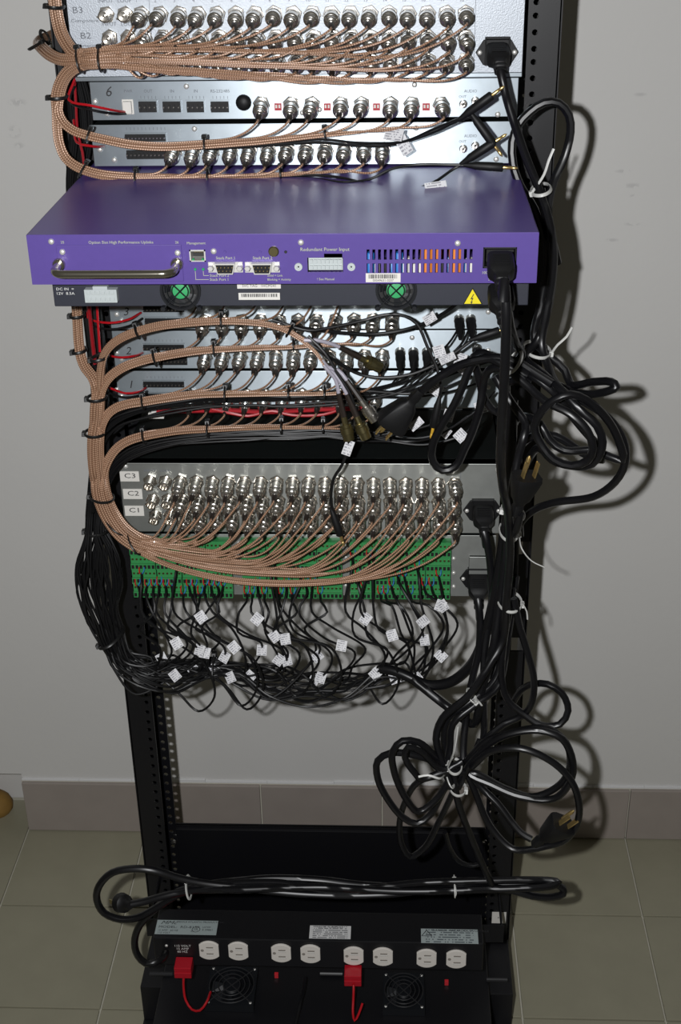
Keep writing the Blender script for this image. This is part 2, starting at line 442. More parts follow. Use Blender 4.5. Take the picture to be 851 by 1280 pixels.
# small white label on the right post
q = MB(); p0 = at(615, 1140, -.0004); p1 = at(632, 1154, -.0004)
q.box(p0[0], p1[0], -.0008, -.0001, p1[2], p0[2]); lb = obj('white_label', q, M['white'], rack, smooth=0, label='small square white label on the right post')
text('M', .005, ((p0[0] + p1[0]) / 2, -.001, (p0[2] + p1[2]) / 2), M['ink'], lb)

# black blanking panel across the back flanges
YB = RD - .004
z1 = at(400, 1033, YB)[2]
bp_ = thing('blanking_panel', 'black blank steel panel between the rack posts above the power strip', 'panel', (0, YB, .0065))
q = MB(); q.box(-.2245, .2245, YB - .0015, YB + .0015, .0065, z1); q.box(-.2245, .2245, YB - .0015, YB + .004, z1 - .0015, z1); q.box(-.2245, .2245, YB - .004, YB, z1 - .0075, z1 - .006)
obj('face', q, M['rack'], bp_, smooth=0, bevel=.0008)
for px_ in (216, 606):
    p = at(px_, 1046, YB - .004); q = MB(); q.lathe([(0, .0042), (.002, .004), (.003, .002)], 10, frameM((p[0], YB - .001, p[2] - .012), (0, -1, 0))); obj('screw', q, M['nickel'], bp_)

# ------------------------------------------------------------------ devices
def screw_mesh():
    q = MB(); q.lathe([(0, .0036), (.0012, .0034), (.0022, .0022), (.0024, .0008)], 10); return q.mesh('screw')
SCREW = screw_mesh(); SCREW.materials.append(M['bright'])
def screw(p, parent, s=1.0, m=None):
    return inst('screw', SCREW, frameM(p, (0, -1, 0)) @ Matrix.Scale(s, 4), parent)
q = MB()
q.lathe([(0, .0088), (.0026, .0088), (.0032, .0082)], 6)
q.lathe([(.003, .0066), (.0042, .0066), (.0043, .0058), (.010, .0058)], 14)
SOCK = q.mesh('bnc_socket', 30); SOCK.materials.append(M['nickel'])
q = MB()
q.lathe([(0, .0085), (.0026, .0085), (.0032, .0079)], 6)
q.lathe([(.003, .0064), (.0042, .0064), (.0043, .0056), (.0155, .0056), (.0158, .0050), (.0158, .0043), (.008, .0041), (.0078, .0001)], 16, cap1=False)
q.lathe([(.0078, .0012), (.0148, .0010), (.0152, .0004)], 8)
for a in (0, math.pi):
    q.lathe([(0, .0011), (.0022, .0011)], 6, frameM((.0054 * math.cos(a), .0054 * math.sin(a), .012), (math.cos(a), math.sin(a), 0)))
OPEN = q.mesh('bnc_socket', 30); OPEN.materials.append(M['nickel'])
def sock(p, parent, open_=False):
    return inst('bnc_socket', OPEN if open_ else SOCK, frameM(p, (0, -1, 0)) @ Matrix.Rotation(rng.uniform(0, 1), 4, 'Z'), parent)
def device(name, label, cat, x0, x1, z0, z1, yf, yb, mpanel, mbody, plate='rear_panel', group=None):
    d = thing(name, label, cat, ((x0 + x1) / 2, yf, z0), group)
    q = MB(); q.box(x0 + .001, x1 - .001, yf + .0016, yb, z0 + .001, z1 - .001); obj('chassis', q, mbody, d, smooth=0, bevel=.0008)
    q = MB(); q.box(x0, x1, yf, yf + .0015, z0, z1); obj(plate, q, mpanel, d, smooth=0, bevel=.0004)
    q = MB()
    q.box(-.2405, .2405, .0775, .0800, z0 - .0005, z1 + .0005); obj('front_plate', q, M['unitblack'], d, smooth=0, bevel=.0006)
    return d
def cx_(p, Y): return at(p[0], p[1], Y)

# --- silver matrix panel "B"
YP = -.05
xB0, xB1 = at(89, 60, YP)[0], at(654, 50, YP)[0]
zB0 = (at(152, 95, YP)[2] + at(652, 97, YP)[2]) / 2; zB1 = zB0 + .1335
devB = device('matrix_switcher', 'hammered silver unit at the top with rows of round sockets marked B3 and B2', 'rack unit', xB0, xB1, zB0, zB1, YP, .076, M['galvB'], M['galv'])
q = MB(); q.box(xB0, xB1, YP - .0035, YP + .002, zB0 - .0015, zB0 + .0025); obj('bottom_lip', q, M['galv'], devB, smooth=0, bevel=.0006)
def grid(x_first, y_first, x_last, y_last, n, Y):
    a, b_ = at(x_first, y_first, Y), at(x_last, y_last, Y)
    return [a + (b_ - a) * k / (n - 1) for k in range(n)]
Brows = [grid(177, 18, 582, 17, 18, YP), grid(181, 47, 582, 47, 18, YP), grid(185, 77, 582, 76, 18, YP)]
for ri, row in enumerate(Brows):
    dx = row[1] - row[0]
    for p in row: sock(p, devB)
    for k in (1.85, .85): sock(row[0] - dx * k, devB, True)
    for k, s in ((1.85, 'INPUT'), (.85, 'LOOP')): text(s, .0052, row[0] - dx * k + np.array([0, -.0004, .0125]), M['greyink'], devB)
    for k, p in enumerate(row): text(str(k + 1), .0045, p + np.array([-.004, -.0004, .0125]), M['greyink'], devB)
for (x, y, s, sz) in ((97, 13, 'B3', .0085), (106, 26, 'Component', .0045), (107, 45, 'B2', .0085), (112, 57, 'Component', .0045)):
    text(s, sz, at(x, y, YP - .0004), M['greyink'], devB, sx=1.25)
for x in (571, 168):     # engraved dividing lines
    p = at(x + 22, 50, YP); q = MB(); q.box(p[0] - .0002, p[0] + .0002, YP - .0003, YP + .0005, zB0 + .004, zB1); obj('engraved_line', q, M['greyink'], devB, smooth=0)

# --- IEC inlet, recess and bezel
def iec_inlet(px, py, Y, parent, w=.030, hex_=True):
    c = at(px, py, Y); q = MB()
    if hex_:
        q.prism([(c[0] - w * .98, c[2]), (c[0] - w * .62, c[2] - .0165 * w / .03), (c[0] + w * .62, c[2] - .0165 * w / .03), (c[0] + w * .98, c[2]), (c[0] + w * .62, c[2] + .0165 * w / .03), (c[0] - w * .62, c[2] + .0165 * w / .03)], Y - .003, Y)
    q.box(c[0] - w * .52, c[0] + w * .52, Y - .0055, Y, c[2] - .012, c[2] - .010)
    q.box(c[0] - w * .52, c[0] + w * .52, Y - .0055, Y, c[2] + .0125, c[2] + .0145)
    q.box(c[0] - w * .56, c[0] - w * .50, Y - .0055, Y, c[2] - .012, c[2] + .0145)
    q.box(c[0] + w * .50, c[0] + w * .56, Y - .0055, Y, c[2] - .012, c[2] + .0145)
    i = obj('power_inlet', q, M['plug'], parent, smooth=0, bevel=.0005)
    if hex_:
        for s in (-1, 1): 
            o = inst('inlet_screw', SCREW, frameM((c[0] + s * w * .79, Y - .003, c[2]), (0, -1, 0)) @ Matrix.Scale(.7, 4), i); 
    return i, c
inB, cB = iec_inlet(621, 65, YP, devB, .0215)

# --- units 6 and 5
def unit(num, pts, Y, label, xl, xr):
    yt_, yb_ = pts
    z1 = at(380, yt_, Y)[2]; z0 = at(380, yb_, Y)[2]
    x0 = at(xl, yb_, Y)[0]; x1 = at(xr, yb_, Y)[0]
    return device('distribution_unit', label, 'rack unit', x0, x1, z0, z1, Y, .076, M['galv'], M['unitblack']), z0, z1
d6, z60, z61 = unit('6', (100, 148), YP, 'flat zinc unit with a handwritten 6, red rocker switches between its round sockets', 116, 646)
d5, z50, z51 = unit('5', (154, 206), YP, 'flat zinc unit just above the purple switch, below the unit marked 6', 118, 640)
def hand(s, px, py, Y, size, parent):
    text(s, size, at(px, py, Y - .0004), M['ink'], parent, 'handwritten_number', shear=.25)
hand('6', 135, 115, YP, .014, d6)
for (x, y) in ((119, 127), (134, 142), (233, 108), (399, 137), (378, 141), (622, 143), (518, 106)): screw(at(x, y, YP), d6, .8)
for (x, y) in ((125, 187), (143, 200), (243, 161), (520, 160), (620, 199)): screw(at(x, y, YP), d5, .8)
def terminal_row(px0, py0, px1, py1, Y, parent, n):
    a, c = at(px0, py0, Y), at(px1, py1, Y); q = MB()
    x0, x1, z0, z1 = a[0], c[0], c[2], a[2]
    q.box(x0, x1, Y - .001, Y, z0, z1, 0)
    q.box(x0 + .0012, x1 - .0012, Y - .004, Y, z0 + .0012, z1 - .0012, 1)
    for k in range(n):
        xx = x0 + (x1 - x0) * (k + .5) / n; w = (x1 - x0) / n * .24; zc = (z0 + z1) / 2
        q.box(xx - w, xx + w, Y - .0052, Y - .004, zc - (z1 - z0) * .25, zc + (z1 - z0) * .18, 1)
        q.lathe([(0, .0008), (.003, .0007)], 6, frameM((xx, Y - .004, zc), (0, -1, 0)), 2)
    return obj('terminal_socket', q, [M['galv'], M['plug'], M['nickel']], parent, smooth=0)
for x0, x1, s in ((172, 198, 'OUT'), (202, 228, 'IN'), (232, 257, 'IN'), (262, 288, 'RS-232/485')):
    terminal_row(x0, 125, x1, 141, YP, d6, 4 if x1 < 260 else 5)
    text(s, .0042, at((x0 + x1) / 2, 114, YP - .0004), M['greyink'], d6)
    for k in range(5): 
        text('I', .004, at(x0 + 4 + k * 4.6, 122, YP - .0004), M['greyink'], d6)
text('PWR', .004, at(160, 114, YP - .0004), M['greyink'], d6)
q = MB(); a, c = at(154, 126, YP), at(166, 141, YP)
q.box(a[0], c[0], YP - .006, YP, c[2], a[2]); q.box(a[0] - .0015, c[0] + .0015, YP - .001, YP, c[2] - .0015, a[2] + .0015); obj('power_connector', q, M['white'], d6, smooth=0, bevel=.0006)
q = MB(); q.lathe([(0, .0079), (.002, .0079), (.004, .0068), (.0055, .004), (.006, .0005)], 18, frameM(at(304.5, 128, YP), (0, -1, 0))); obj('blanking_plug', q, M['plug'], d6)
U6x = [(327, 130), (364, 130.5), (390, 130.5), (426, 130.5), (452, 130.5), (488, 130.5), (514.5, 130.5), (551, 130.5)]
U6 = [at(x, y, YP) for x, y in U6x]
for p in U6: sock(p, d6)
for x in (347.5, 409, 470.5, 532.5):
    a, c = at(x - 4.5, 129, YP), at(x + 4.5, 138, YP); q = MB(); q.box(a[0], c[0], YP - .0012, YP, c[2], a[2], 0)
    for k in (.28, .72):
        xx = a[0] + (c[0] - a[0]) * k; q.box(xx - .0009, xx + .0009, YP - .003, YP - .0012, c[2] + .0028, a[2] - .0012, 1)
    obj('rocker_switch', q, [M['redplug'], M['white']], d6, smooth=0)
def jack35(px, py, Y, parent):
    q = MB(); Mx = frameM(at(px, py, Y), (0, -1, 0))
    q.lathe([(0, .0042), (.0015, .004), (.0030, .0034), (.0032, .0018), (.0008, .0017)], 14, Mx, 0, cap1=True)
    q.lathe([(.0007, .00169), (.0009, .0001)], 10, Mx, 1)
    obj('audio_jack', q, [M['nickel'], M['dark']], parent)
for d, y in ((d6, 130), (d5, 186)):
    jack35(579, y, YP, d); jack35(594, y - 4, YP, d)
    text('AUDIO', .004, at(588, y - 16, YP - .0004), M['greyink'], d); text('OUT', .0035, at(578, y - 9, YP - .0004), M['greyink'], d)
terminal_row(155, 166, 209, 177, YP, d5, 12); terminal_row(157, 186, 218, 199, YP, d5, 12)
for k in range(11): text('1', .0042, at(158 + k * 4.8, 161, YP - .0004), M['greyink'], d5)
U5 = grid(218, 189, 478, 187, 12, YP)
for p in U5: sock(p, d5)

# --- purple network switch
YF = -.30; xs0, xs1 = at(36, 322, YF)[0], at(672, 326, YF)[0]
zs1 = (at(36, 291, YF)[2] + at(672, 293, YF)[2]) / 2; zs0 = (at(40, 353, YF)[2] + at(672, 357, YF)[2]) / 2
sw = thing('network_switch', 'purple network switch with a chrome pull handle, standing out furthest from the rack', 'network switch', ((xs0 + xs1) / 2, YF, zs0))
q = MB(); t = .0014; yb = .06
q.box(xs0, xs1, YF, yb, zs1 - t, zs1); q.box(xs0, xs1, YF, yb, zs0, zs0 + t)
q.box(xs0, xs0 + t, YF, yb, zs0, zs1); q.box(xs1 - t, xs1, YF, yb, zs0, zs1); q.box(xs0, xs1, yb - t, yb, zs0, zs1)
obj('chassis', q, M['purple'], sw, smooth=0, bevel=.0006)
def plate_holes(x0, x1, z0, z1, holes, y, th):
    xs = sorted({x0, x1, *[h[0] for h in holes], *[h[1] for h in holes]}); zs = sorted({z0, z1, *[h[2] for h in holes], *[h[3] for h in holes]})
    q = MB()
    for i in range(len(xs) - 1):
        for j in range(len(zs) - 1):
            xm, zm = (xs[i] + xs[i + 1]) / 2, (zs[j] + zs[j + 1]) / 2
            if any(h[0] < xm < h[1] and h[2] < zm < h[3] for h in holes): continue
            q.add([(xs[i], y, zs[j]), (xs[i + 1], y, zs[j]), (xs[i + 1], y, zs[j + 1]), (xs[i], y, zs[j + 1])], [(0, 1, 2, 3)])
    for h in holes:
        a, b_, c, d = h
        q.add([(a, y, c), (b_, y, c), (b_, y, d), (a, y, d), (a, y + th, c), (b_, y + th, c), (b_, y + th, d), (a, y + th, d)],
              [(0, 4, 5, 1), (1, 5, 6, 2), (2, 6, 7, 3), (3, 7, 4, 0)])
    return q
holes = []
for k in range(19):
    xc = at(460 + 7.15 * k, 318, YF)[0]
    w = .00125
    holes.append((xc - w, xc + w, at(500, 324.5, YF)[2], at(500, 311.5, YF)[2]))
    holes.append((xc - w, xc + w, at(500, 341, YF)[2], at(500, 329, YF)[2]))
rj = (at(236.5, 312, YF), at(257.5, 326.5, YF)); holes.append((rj[0][0], rj[1][0], rj[1][2], rj[0][2]))
rp = (at(384, 322, YF), at(429, 340, YF)); holes.append((rp[0][0], rp[1][0], rp[1][2], rp[0][2]))
pi_ = (at(604, 309, YF), at(645, 335, YF)); holes.append((pi_[0][0], pi_[1][0], pi_[1][2], pi_[0][2]))
ds = []
for xc in (282, 328):
    a, c = at(xc - 13, 327, YF), at(xc + 13, 340, YF); ds.append((a, c))
face = obj('rear_face', plate_holes(xs0 + .0002, xs1 - .0002, zs0 + .0003, zs1 - .0003, holes, YF - .0004, .0016), M['purple'], sw, smooth=0)
# things behind the vents
for k, (col, r) in enumerate([('bluecap', .004), ('white', .003), ('dark', .004), ('bluecap', .003), ('bluecap', .004), ('white', .005), ('white', .005), ('white', .006), ('orange', .006), ('orange', .007), ('dark', .004), ('bluecap', .003), ('orange', .006), ('bluecap', .005), ('white', .004)]):
    xc = at(462 + 9 * k, 330, YF)[0]; q = MB()
    hc = .026 if col == 'orange' else (.022 if k in (0, 4) else .0125 + .002 * (k % 3))
    q.lathe([(0, r), (hc, r), (hc + .001, r * .8)], 12, Matrix.Translation((xc, YF + .012 + .004 * (k % 2), zs0 + .0015)))
    obj('capacitor', q, M[col], sw)
# option slot cover, recessed seam around it
a, c = at(70, 306, YF), at(230, 351, YF)
q = MB(); q.box(a[0], c[0], YF - .0016, YF - .0004, max(c[2], zs0 + .0005), a[2]); cov = obj('slot_cover', q, M['purple'], sw, smooth=0, bevel=.0005)
for x, y in ((78, 315), (222, 316)): 
    o = screw(at(x, y, YF - .0016), cov, .75)
for x, y in ((64, 302), (376, 303), (572, 304), (267, 314)): screw(at(x, y, YF - .0004), sw, .75)
for x, y in ((281, 315), (325, 315), (357, 315)):
    q = MB(); q.lathe([(0, .0014), (.0006, .0012)], 8, frameM(at(x, y, YF - .0004), (0, -1, 0))); obj('rivet', q, M['purple'] if x < 340 else M['dark'], sw)
q = MB(); q.lathe([(0, .0046), (.0015, .0046), (.0022, .0038)], 14, frameM(at(342, 314, YF - .0004), (0, -1, 0))); obj('thumb_screw', q, M['brass'], sw)
h0, h1 = at(75, 333, YF), at(222, 334, YF); zz = h0[2] + .0025; 
P = catmull([(h0[0], YF - .001, zz), (h0[0], YF - .012, zz - .0003), (h0[0] + .0008, YF - .022, zz - .0008), (h0[0] + .006, YF - .0275, zz - .001), (h0[0] + .012, YF - .028, zz - .001), (h1[0] - .012, YF - .028, zz - .001), (h1[0] - .006, YF - .0275, zz - .001), (h1[0] - .0008, YF - .022, zz - .0008), (h1[0], YF - .012, zz - .0003), (h1[0], YF - .001, zz)], .003)
q = MB(); q.tube(P, .0036, 12)
for hx in (h0[0], h1[0]): q.lathe([(0, .0056), (.003, .0056), (.004, .0048)], 14, frameM((hx, YF - .0014, zz), (0, -1, 0)))
obj('pull_handle', q, M['chrome'], sw, label='chrome pull handle')
# RJ45
a, c = rj; q = MB(); q.box(a[0], c[0], YF + .012, YF + .013, c[2], a[2], 1)
for x_ in (a[0], c[0] - .0012): q.box(x_, x_ + .0012, YF - .0014, YF + .012, c[2], a[2], 0)
q.box(a[0], c[0], YF - .0014, YF + .012, a[2] - .0012, a[2], 0); q.box(a[0], c[0], YF - .0014, YF + .012, c[2], c[2] + .001, 0)
for k in range(8): q.box(a[0] + .0035 + k * .0012, a[0] + .0040 + k * .0012, YF + .004, YF + .0118, a[2] - .0035, a[2] - .003, 2)
r45 = obj('network_port', q, [M['bright'], M['dark'], M['gold']], sw, smooth=0)
for x_ in (a[0] + .0022, c[0] - .0034): q = MB(); q.box(x_, x_ + .0016, YF - .0012, YF + .001, c[2] + .001, c[2] + .0026); obj('led', q, M['ledgreen'], r45, smooth=0)
for x in (244, 254): 
    q = MB(); q.lathe([(0, .0013), (.0008, .0011)], 8, frameM(at(x, 336.5, YF - .0004), (0, -1, 0))); obj('led', q, M['ledgreen'], sw)
# D-sub ports
for a, c in ds:
    cx, cz = (a[0] + c[0]) / 2, (a[2] + c[2]) / 2; hw, hh = (c[0] - a[0]) / 2, .0048
    q = MB(); q.box(cx - hw - .0062, cx + hw + .0062, YF - .0014, YF - .0004, cz - .0046, cz + .0046, 0)
    q.prism([(cx - hw, cz + hh), (cx - hw + .002, cz - hh), (cx + hw - .002, cz - hh), (cx + hw, cz + hh)], YF - .007, YF - .0014, 0)
    q.prism([(cx - hw + .001, cz + hh - .0012), (cx - hw + .0026, cz - hh + .001), (cx + hw - .0026, cz - hh + .001), (cx + hw - .001, cz + hh - .0012)], YF - .0072, YF - .006, 1)
    for k in range(5): q.lathe([(0, .0005), (.0012, .0004)], 6, frameM((cx - .0065 + k * .00325, YF - .0072, cz + .0015), (0, -1, 0)), 2)
    for k in range(4): q.lathe([(0, .0005), (.0012, .0004)], 6, frameM((cx - .0049 + k * .00325, YF - .0072, cz - .0015), (0, -1, 0)), 2)
    for s in (-1, 1): q.lathe([(0, .0028), (.004, .0028), (.005, .0022)], 6, frameM((cx + s * (hw + .0038), YF - .0014, cz), (0, -1, 0)), 0)
    obj('stack_port', q, [M['bright'], M['plug'], M['gold']], sw, smooth=30)
# redundant power input
a, c = rp; q = MB(); q.box(a[0] + .0006, c[0] - .0006, YF + .006, YF + .012, c[2], a[2], 0); q.box(a[0] + .0145, c[0] - .0006, YF - .0004, YF + .010, a[2] - .0006, a[2] + .0035, 0)
for k in range(8):
    for j in range(2): 
        xx = a[0] + .003 + k * (c[0] - a[0] - .006) / 7; z_ = c[2] + .003 + j * .0052; q.box(xx - .0014, xx + .0014, YF + .0035, YF + .007, z_ - .0016, z_ + .0016, 0)
obj('redundant_power_socket', q, [M['clearw']], sw, smooth=0)
for x in (373, 439):
    q = MB(); Mx = frameM(at(x, 333.5, YF - .0004), (0, -1, 0)); q.lathe([(0, .0036), (.0012, .0034), (.0012, .0017), (.0002, .0016)], 14, Mx, 0); q.lathe([(.0001, .00155), (.0003, .0001)], 10, Mx, 1); obj('lock_stud', q, [M['clearw'], M['dark']], sw)
# power inlet
a, c = pi_; q = MB(); g = .0016
q.box(a[0], c[0], YF + .014, YF + .015, c[2], a[2]); q.box(a[0], a[0] + g, YF - .001, YF + .014, c[2], a[2]); q.box(c[0] - g, c[0], YF - .001, YF + .014, c[2], a[2]); q.box(a[0], c[0], YF - .001, YF + .014, a[2] - g, a[2]); q.box(a[0], c[0], YF - .001, YF + .014, c[2], c[2] + g)
obj('power_inlet', q, M['plug'], sw, smooth=0, bevel=.0005)
def ptxt(s, x, y, size, al='CENTER'): text(s, size, at(x, y, YF - .0009), M['ptext'], sw, align=al)
ptxt('Option Slot High Performance Uplinks', 151, 303, .0036); ptxt('25', 78, 303, .0032); ptxt('26', 221, 303, .0032)
ptxt('Management', 245, 304, .0032); ptxt('Stack Port 1', 282, 322.5, .0034); ptxt('Stack Port 2', 328, 322.5, .0034)
ptxt('Stack Port 2', 262, 344.5, .0034, 'LEFT'); ptxt('Stack Port 1', 262, 349.5, .0034, 'LEFT')
ptxt('Redundant Power Input', 375, 312, .0044, 'LEFT'); ptxt('! See Manual', 407, 349, .0030)
ptxt('Solid = Link', 334, 344.5, .0028, 'LEFT'); ptxt('Blinking = Activity', 334, 349.5, .0028, 'LEFT')
ptxt('100-240V~', 602, 341, .0034, 'LEFT'); ptxt('50-60Hz', 610, 349, .0034, 'LEFT')
for xa, ya, yb_, xb in ((244, 339, 349.5, 261), (254, 339, 344.5, 261)):
    a, c, e = at(xa, ya, YF - .0006), at(xa, yb_, YF - .0006), at(xb, yb_, YF - .0006); q = MB(); w = .0002
    q.box(a[0] - w, a[0] + w, YF - .0006, YF - .0003, c[2], a[2]); q.box(c[0], e[0], YF - .0006, YF - .0003, c[2] - w, c[2] + w); obj('printed_line', q, M['ptext'], sw, smooth=0)
def barlabel(x0, y0, x1, y1, Y, parent, name='barcode_label', digits=None):
    a, c = at(x0, y0, Y), at(x1, y1, Y); q = MB(); q.box(a[0], c[0], Y - .0005, Y - .0001, c[2], a[2])
    o = obj(name, q, M['white'], parent, smooth=0)
    q = MB(); x = a[0] + .0025; r = random.Random(3)
    while x < c[0] - .003:
        w = r.choice((.0003, .0006, .0009)); q.box(x, x + w, Y - .0008, Y - .0005, c[2] + (a[2] - c[2]) * .42, a[2] - (a[2] - c[2]) * .12); x += w + r.choice((.0004, .0007))
    obj('bars', q, M['ink'], o, smooth=0)
    if digits: text(digits, (a[2] - c[2]) * .36, ((a[0] + c[0]) / 2, Y - .0007, c[2] + (a[2] - c[2]) * .2), M['ink'], o)
    return o
barlabel(457, 341.5, 500.5, 352.5, YF - .0003, sw, digits='00049631-0207')

# --- charcoal unit below the switch
YD = -.27
xd0, xd1 = at(67, 372, YD)[0], at(660, 375, YD)[0]
zd0 = (at(67, 381, YD)[2] + at(660, 384, YD)[2]) / 2; zd1 = zs0 - .0015
du = thing('charcoal_unit', 'charcoal unit with two green-hubbed fans tucked under the purple switch', 'rack unit', ((xd0 + xd1) / 2, YD, zd0))
q = MB(); q.box(xd0, xd1, YD, .076, zd0, zd1); obj('chassis', q, M['darkbody'], du, smooth=0, bevel=.0008)
q = MB(); q.box(-.2405, .2405, .0765, .079, zd0, zs1); obj('front_plate', q, M['unitblack'], du, smooth=0)
def fan40(cx, cz, Y, parent, r=.0205):
    q = MB(); Mx = frameM((cx, Y - .0002, cz), (0, -1, 0))
    # frame ring
    q.lathe([(0, r), (.003, r), (.003, r * .84), (0, r * .84)], 28, Mx, 0, cap0=False, cap1=False)
    f = obj('fan', q, M['fan'], parent)
    q = MB(); q.lathe([(-.0006, r * .83), (.0002, r * .83)], 24, Mx); obj('fan_well', q, M['dark'], f)
    q = MB(); q.lathe([(.0, r * .46), (.0018, r * .46), (.002, r * .43)], 20, Mx); obj('fan_hub', q, M['fangreen'], f)
    for k in range(7):
        a = 2 * math.pi * k / 7; q = MB()
        v = []
        for rr, da, dz in ((.47, 0, .0018), (.82, .1, .0020), (.80, .62, .0004), (.47, .55, .0004)):
            v.append(Mx @ Vector((r * rr * math.cos(a + da), r * rr * math.sin(a + da), dz)))
        v2 = [p + Vector((0, -.0004, 0)) for p in v]
        q.add(v + v2, [(3, 2, 1, 0), (4, 5, 6, 7), (0, 1, 5, 4), (1, 2, 6, 5), (2, 3, 7, 6), (3, 0, 4, 7)]); obj('fan_blade', q, M['fan'], f, smooth=0)
    q = MB()
    for rr in (.40, .64, .88):
        q.tube([Mx @ Vector((r * rr * math.cos(a), r * rr * math.sin(a), .0042)) for a in np.linspace(0, 2 * math.pi, 28, endpoint=False)], .0006, 5, True)
    for k in range(4):
        a = math.pi / 4 + k * math.pi / 2
        q.tube([Mx @ Vector((r * rr * math.cos(a), r * rr * math.sin(a), .0042)) for rr in (.0, .6, 1.25)], .0007, 5)
        q.lathe([(0, .0026), (.004, .0026), (.005, .002)], 10, frameM(Mx @ Vector((r * 1.25 * math.cos(a), r * 1.25 * math.sin(a), 0)), (0, -1, 0)))
    obj('finger_guard', q, M['fan'], f, smooth=30)
zf = (zd0 + zd1) / 2 + .001
for x in (226, 495): fan40(at(x, 366, YD)[0], zf, YD, du, .0185)
q = MB(); a, c = at(107, 359, YD), at(149, 375, YD); q.box(a[0], c[0], YD - .008, YD, c[2], a[2], 0); q.box(a[0] + .008, c[0] - .008, YD - .008, YD, a[2], a[2] + .003, 0)
for k in range(6):
    for j in range(2):
        xx = a[0] + .004 + k * (c[0] - a[0] - .008) / 5; z_ = c[2] + .0035 + j * .0062; q.box(xx - .0018, xx + .0018, YD - .0088, YD - .008, z_ - .0018, z_ + .0018, 0)
obj('power_socket', q, M['clearw'], du, smooth=0, bevel=.0004)
text('DC IN  =', .0035, at(70, 361.5, YD - .0003), M['whiteink'], du, align='LEFT', sx=1.2); text('12V  8.5A', .0035, at(70, 367, YD - .0003), M['whiteink'], du, align='LEFT', sx=1.2)
l1 = barlabel(298, 366, 350, 374.5, YD, du)
a, c = at(296, 350, YD), at(351, 360.5, YD); q = MB(); q.box(a[0], c[0], YD - .0004, YD - .0001, c[2], min(a[2], zd1 - .0005)); l2 = obj('service_label', q, M['white'], du, smooth=0)
text('SVC TAG   1HCM341', .0034, at(324, 357.5, YD - .0006), M['ink'], l2)
a, b_, c = at(579, 380, YD), at(602.5, 380, YD), at(590.5, 360, YD); q = MB(); q.prism([(a[0], a[2]), (b_[0], b_[2]), (c[0], c[2])], YD - .0006, YD - .0001); wl = obj('warning_triangle', q, M['yellow'], du, smooth=0, label='yellow triangle with a black lightning bolt')
q = MB(); cxx, cz = c[0], (a[2] * 2 + c[2]) / 3
def scalep(P_, s): return [(cxx + x * s, cz + z * s) for x, z in P_]
bolt = [(.0012, .006), (-.0022, -.0004), (-.0002, -.0002), (-.0013, -.0040), (-.0024, -.0034), (-.0006, -.0066), (.0006, -.0030), (-.0006, -.0036), (.0014, .0012), (-.0004, .0010), (.0022, .006)]
q.prism(scalep(bolt, .75), YD - .0008, YD - .0006); obj('bolt_symbol', q, M['ink'], wl, smooth=0)
for (p1, p2) in ((a, b_), (b_, c), (c, a)):
    q = MB(); q.tube([(p1[0], YD - .0007, p1[2]), (p2[0], YD - .0007, p2[2])], .00045, 4); obj('triangle_border', q, M['ink'], wl, smooth=0)
q = MB(); a, c = at(612, 358, YD), at(640, 380, YD); q.box(a[0], c[0], YD - .004, YD, c[2], a[2]); obj('power_inlet', q, M['plug'], du, smooth=0, bevel=.001)

# --- units 4 to 1
YU = -.03
xu0, xu1 = at(142, 440, YU)[0], at(629, 440, YU)[0]
Uz = [at(380, y, YU)[2] for y in (412, 461, 510)]
hU = Uz[0] - Uz[1]
units = []
for nm, z0, lab in (('4', Uz[0] + hU, 'zinc unit mostly hidden behind the charcoal unit with green fans'), ('3', Uz[0], 'zinc unit with a handwritten 3 directly below the charcoal unit'), ('2', Uz[1], 'zinc unit with a handwritten 2, between those marked 3 and 1'), ('1', Uz[2], 'zinc unit with a handwritten 1, lowest of the numbered units')):
    z1 = min(z0 + hU - .0012, zd0 - .002) if nm == '4' else z0 + hU - .0012
    d = device('distribution_unit', lab, 'rack unit', xu0, xu1, z0 + .0006, z1, YU, .076, M['galv'], M['unitblack'])
    units.append(d)
u4, u3, u2, u1 = units
for d, s, x, y in ((u3, '3', 157, 390), (u2, '2', 160, 439), (u1, '1', 163, 481)): hand(s, x, y, YU, .013, d)
for d, y in ((u3, 393), (u2, 441), (u1, 487)):
    terminal_row(178, y - 12, 232, y - 3, YU, d, 12); terminal_row(180, y + 3, 236, y + 15, YU, d, 12)
    screw(at(146, y, YU), d, .8); screw(at(152, y + 8, YU), d, .8); screw(at(610, y - 3, YU), d, .8); screw(at(515, y - 19, YU), d, .8)
    for k in range(10): text('1', .004, at(184 + k * 4.8, y - 15, YU - .0004), M['greyink'], d)
S3 = grid(256, 401, 490, 399, 11, YU); S2 = grid(257, 445, 478, 444, 11, YU); S1 = grid(240, 494, 470, 492, 11, YU)
S4 = [p + np.array([0, 0, hU - .006]) for p in grid(262, 394, 430, 394, 6, YU)]
for d, row in ((u3, S3), (u2, S2), (u1, S1), (u4, S4)):
    for p in row: sock(p, d)

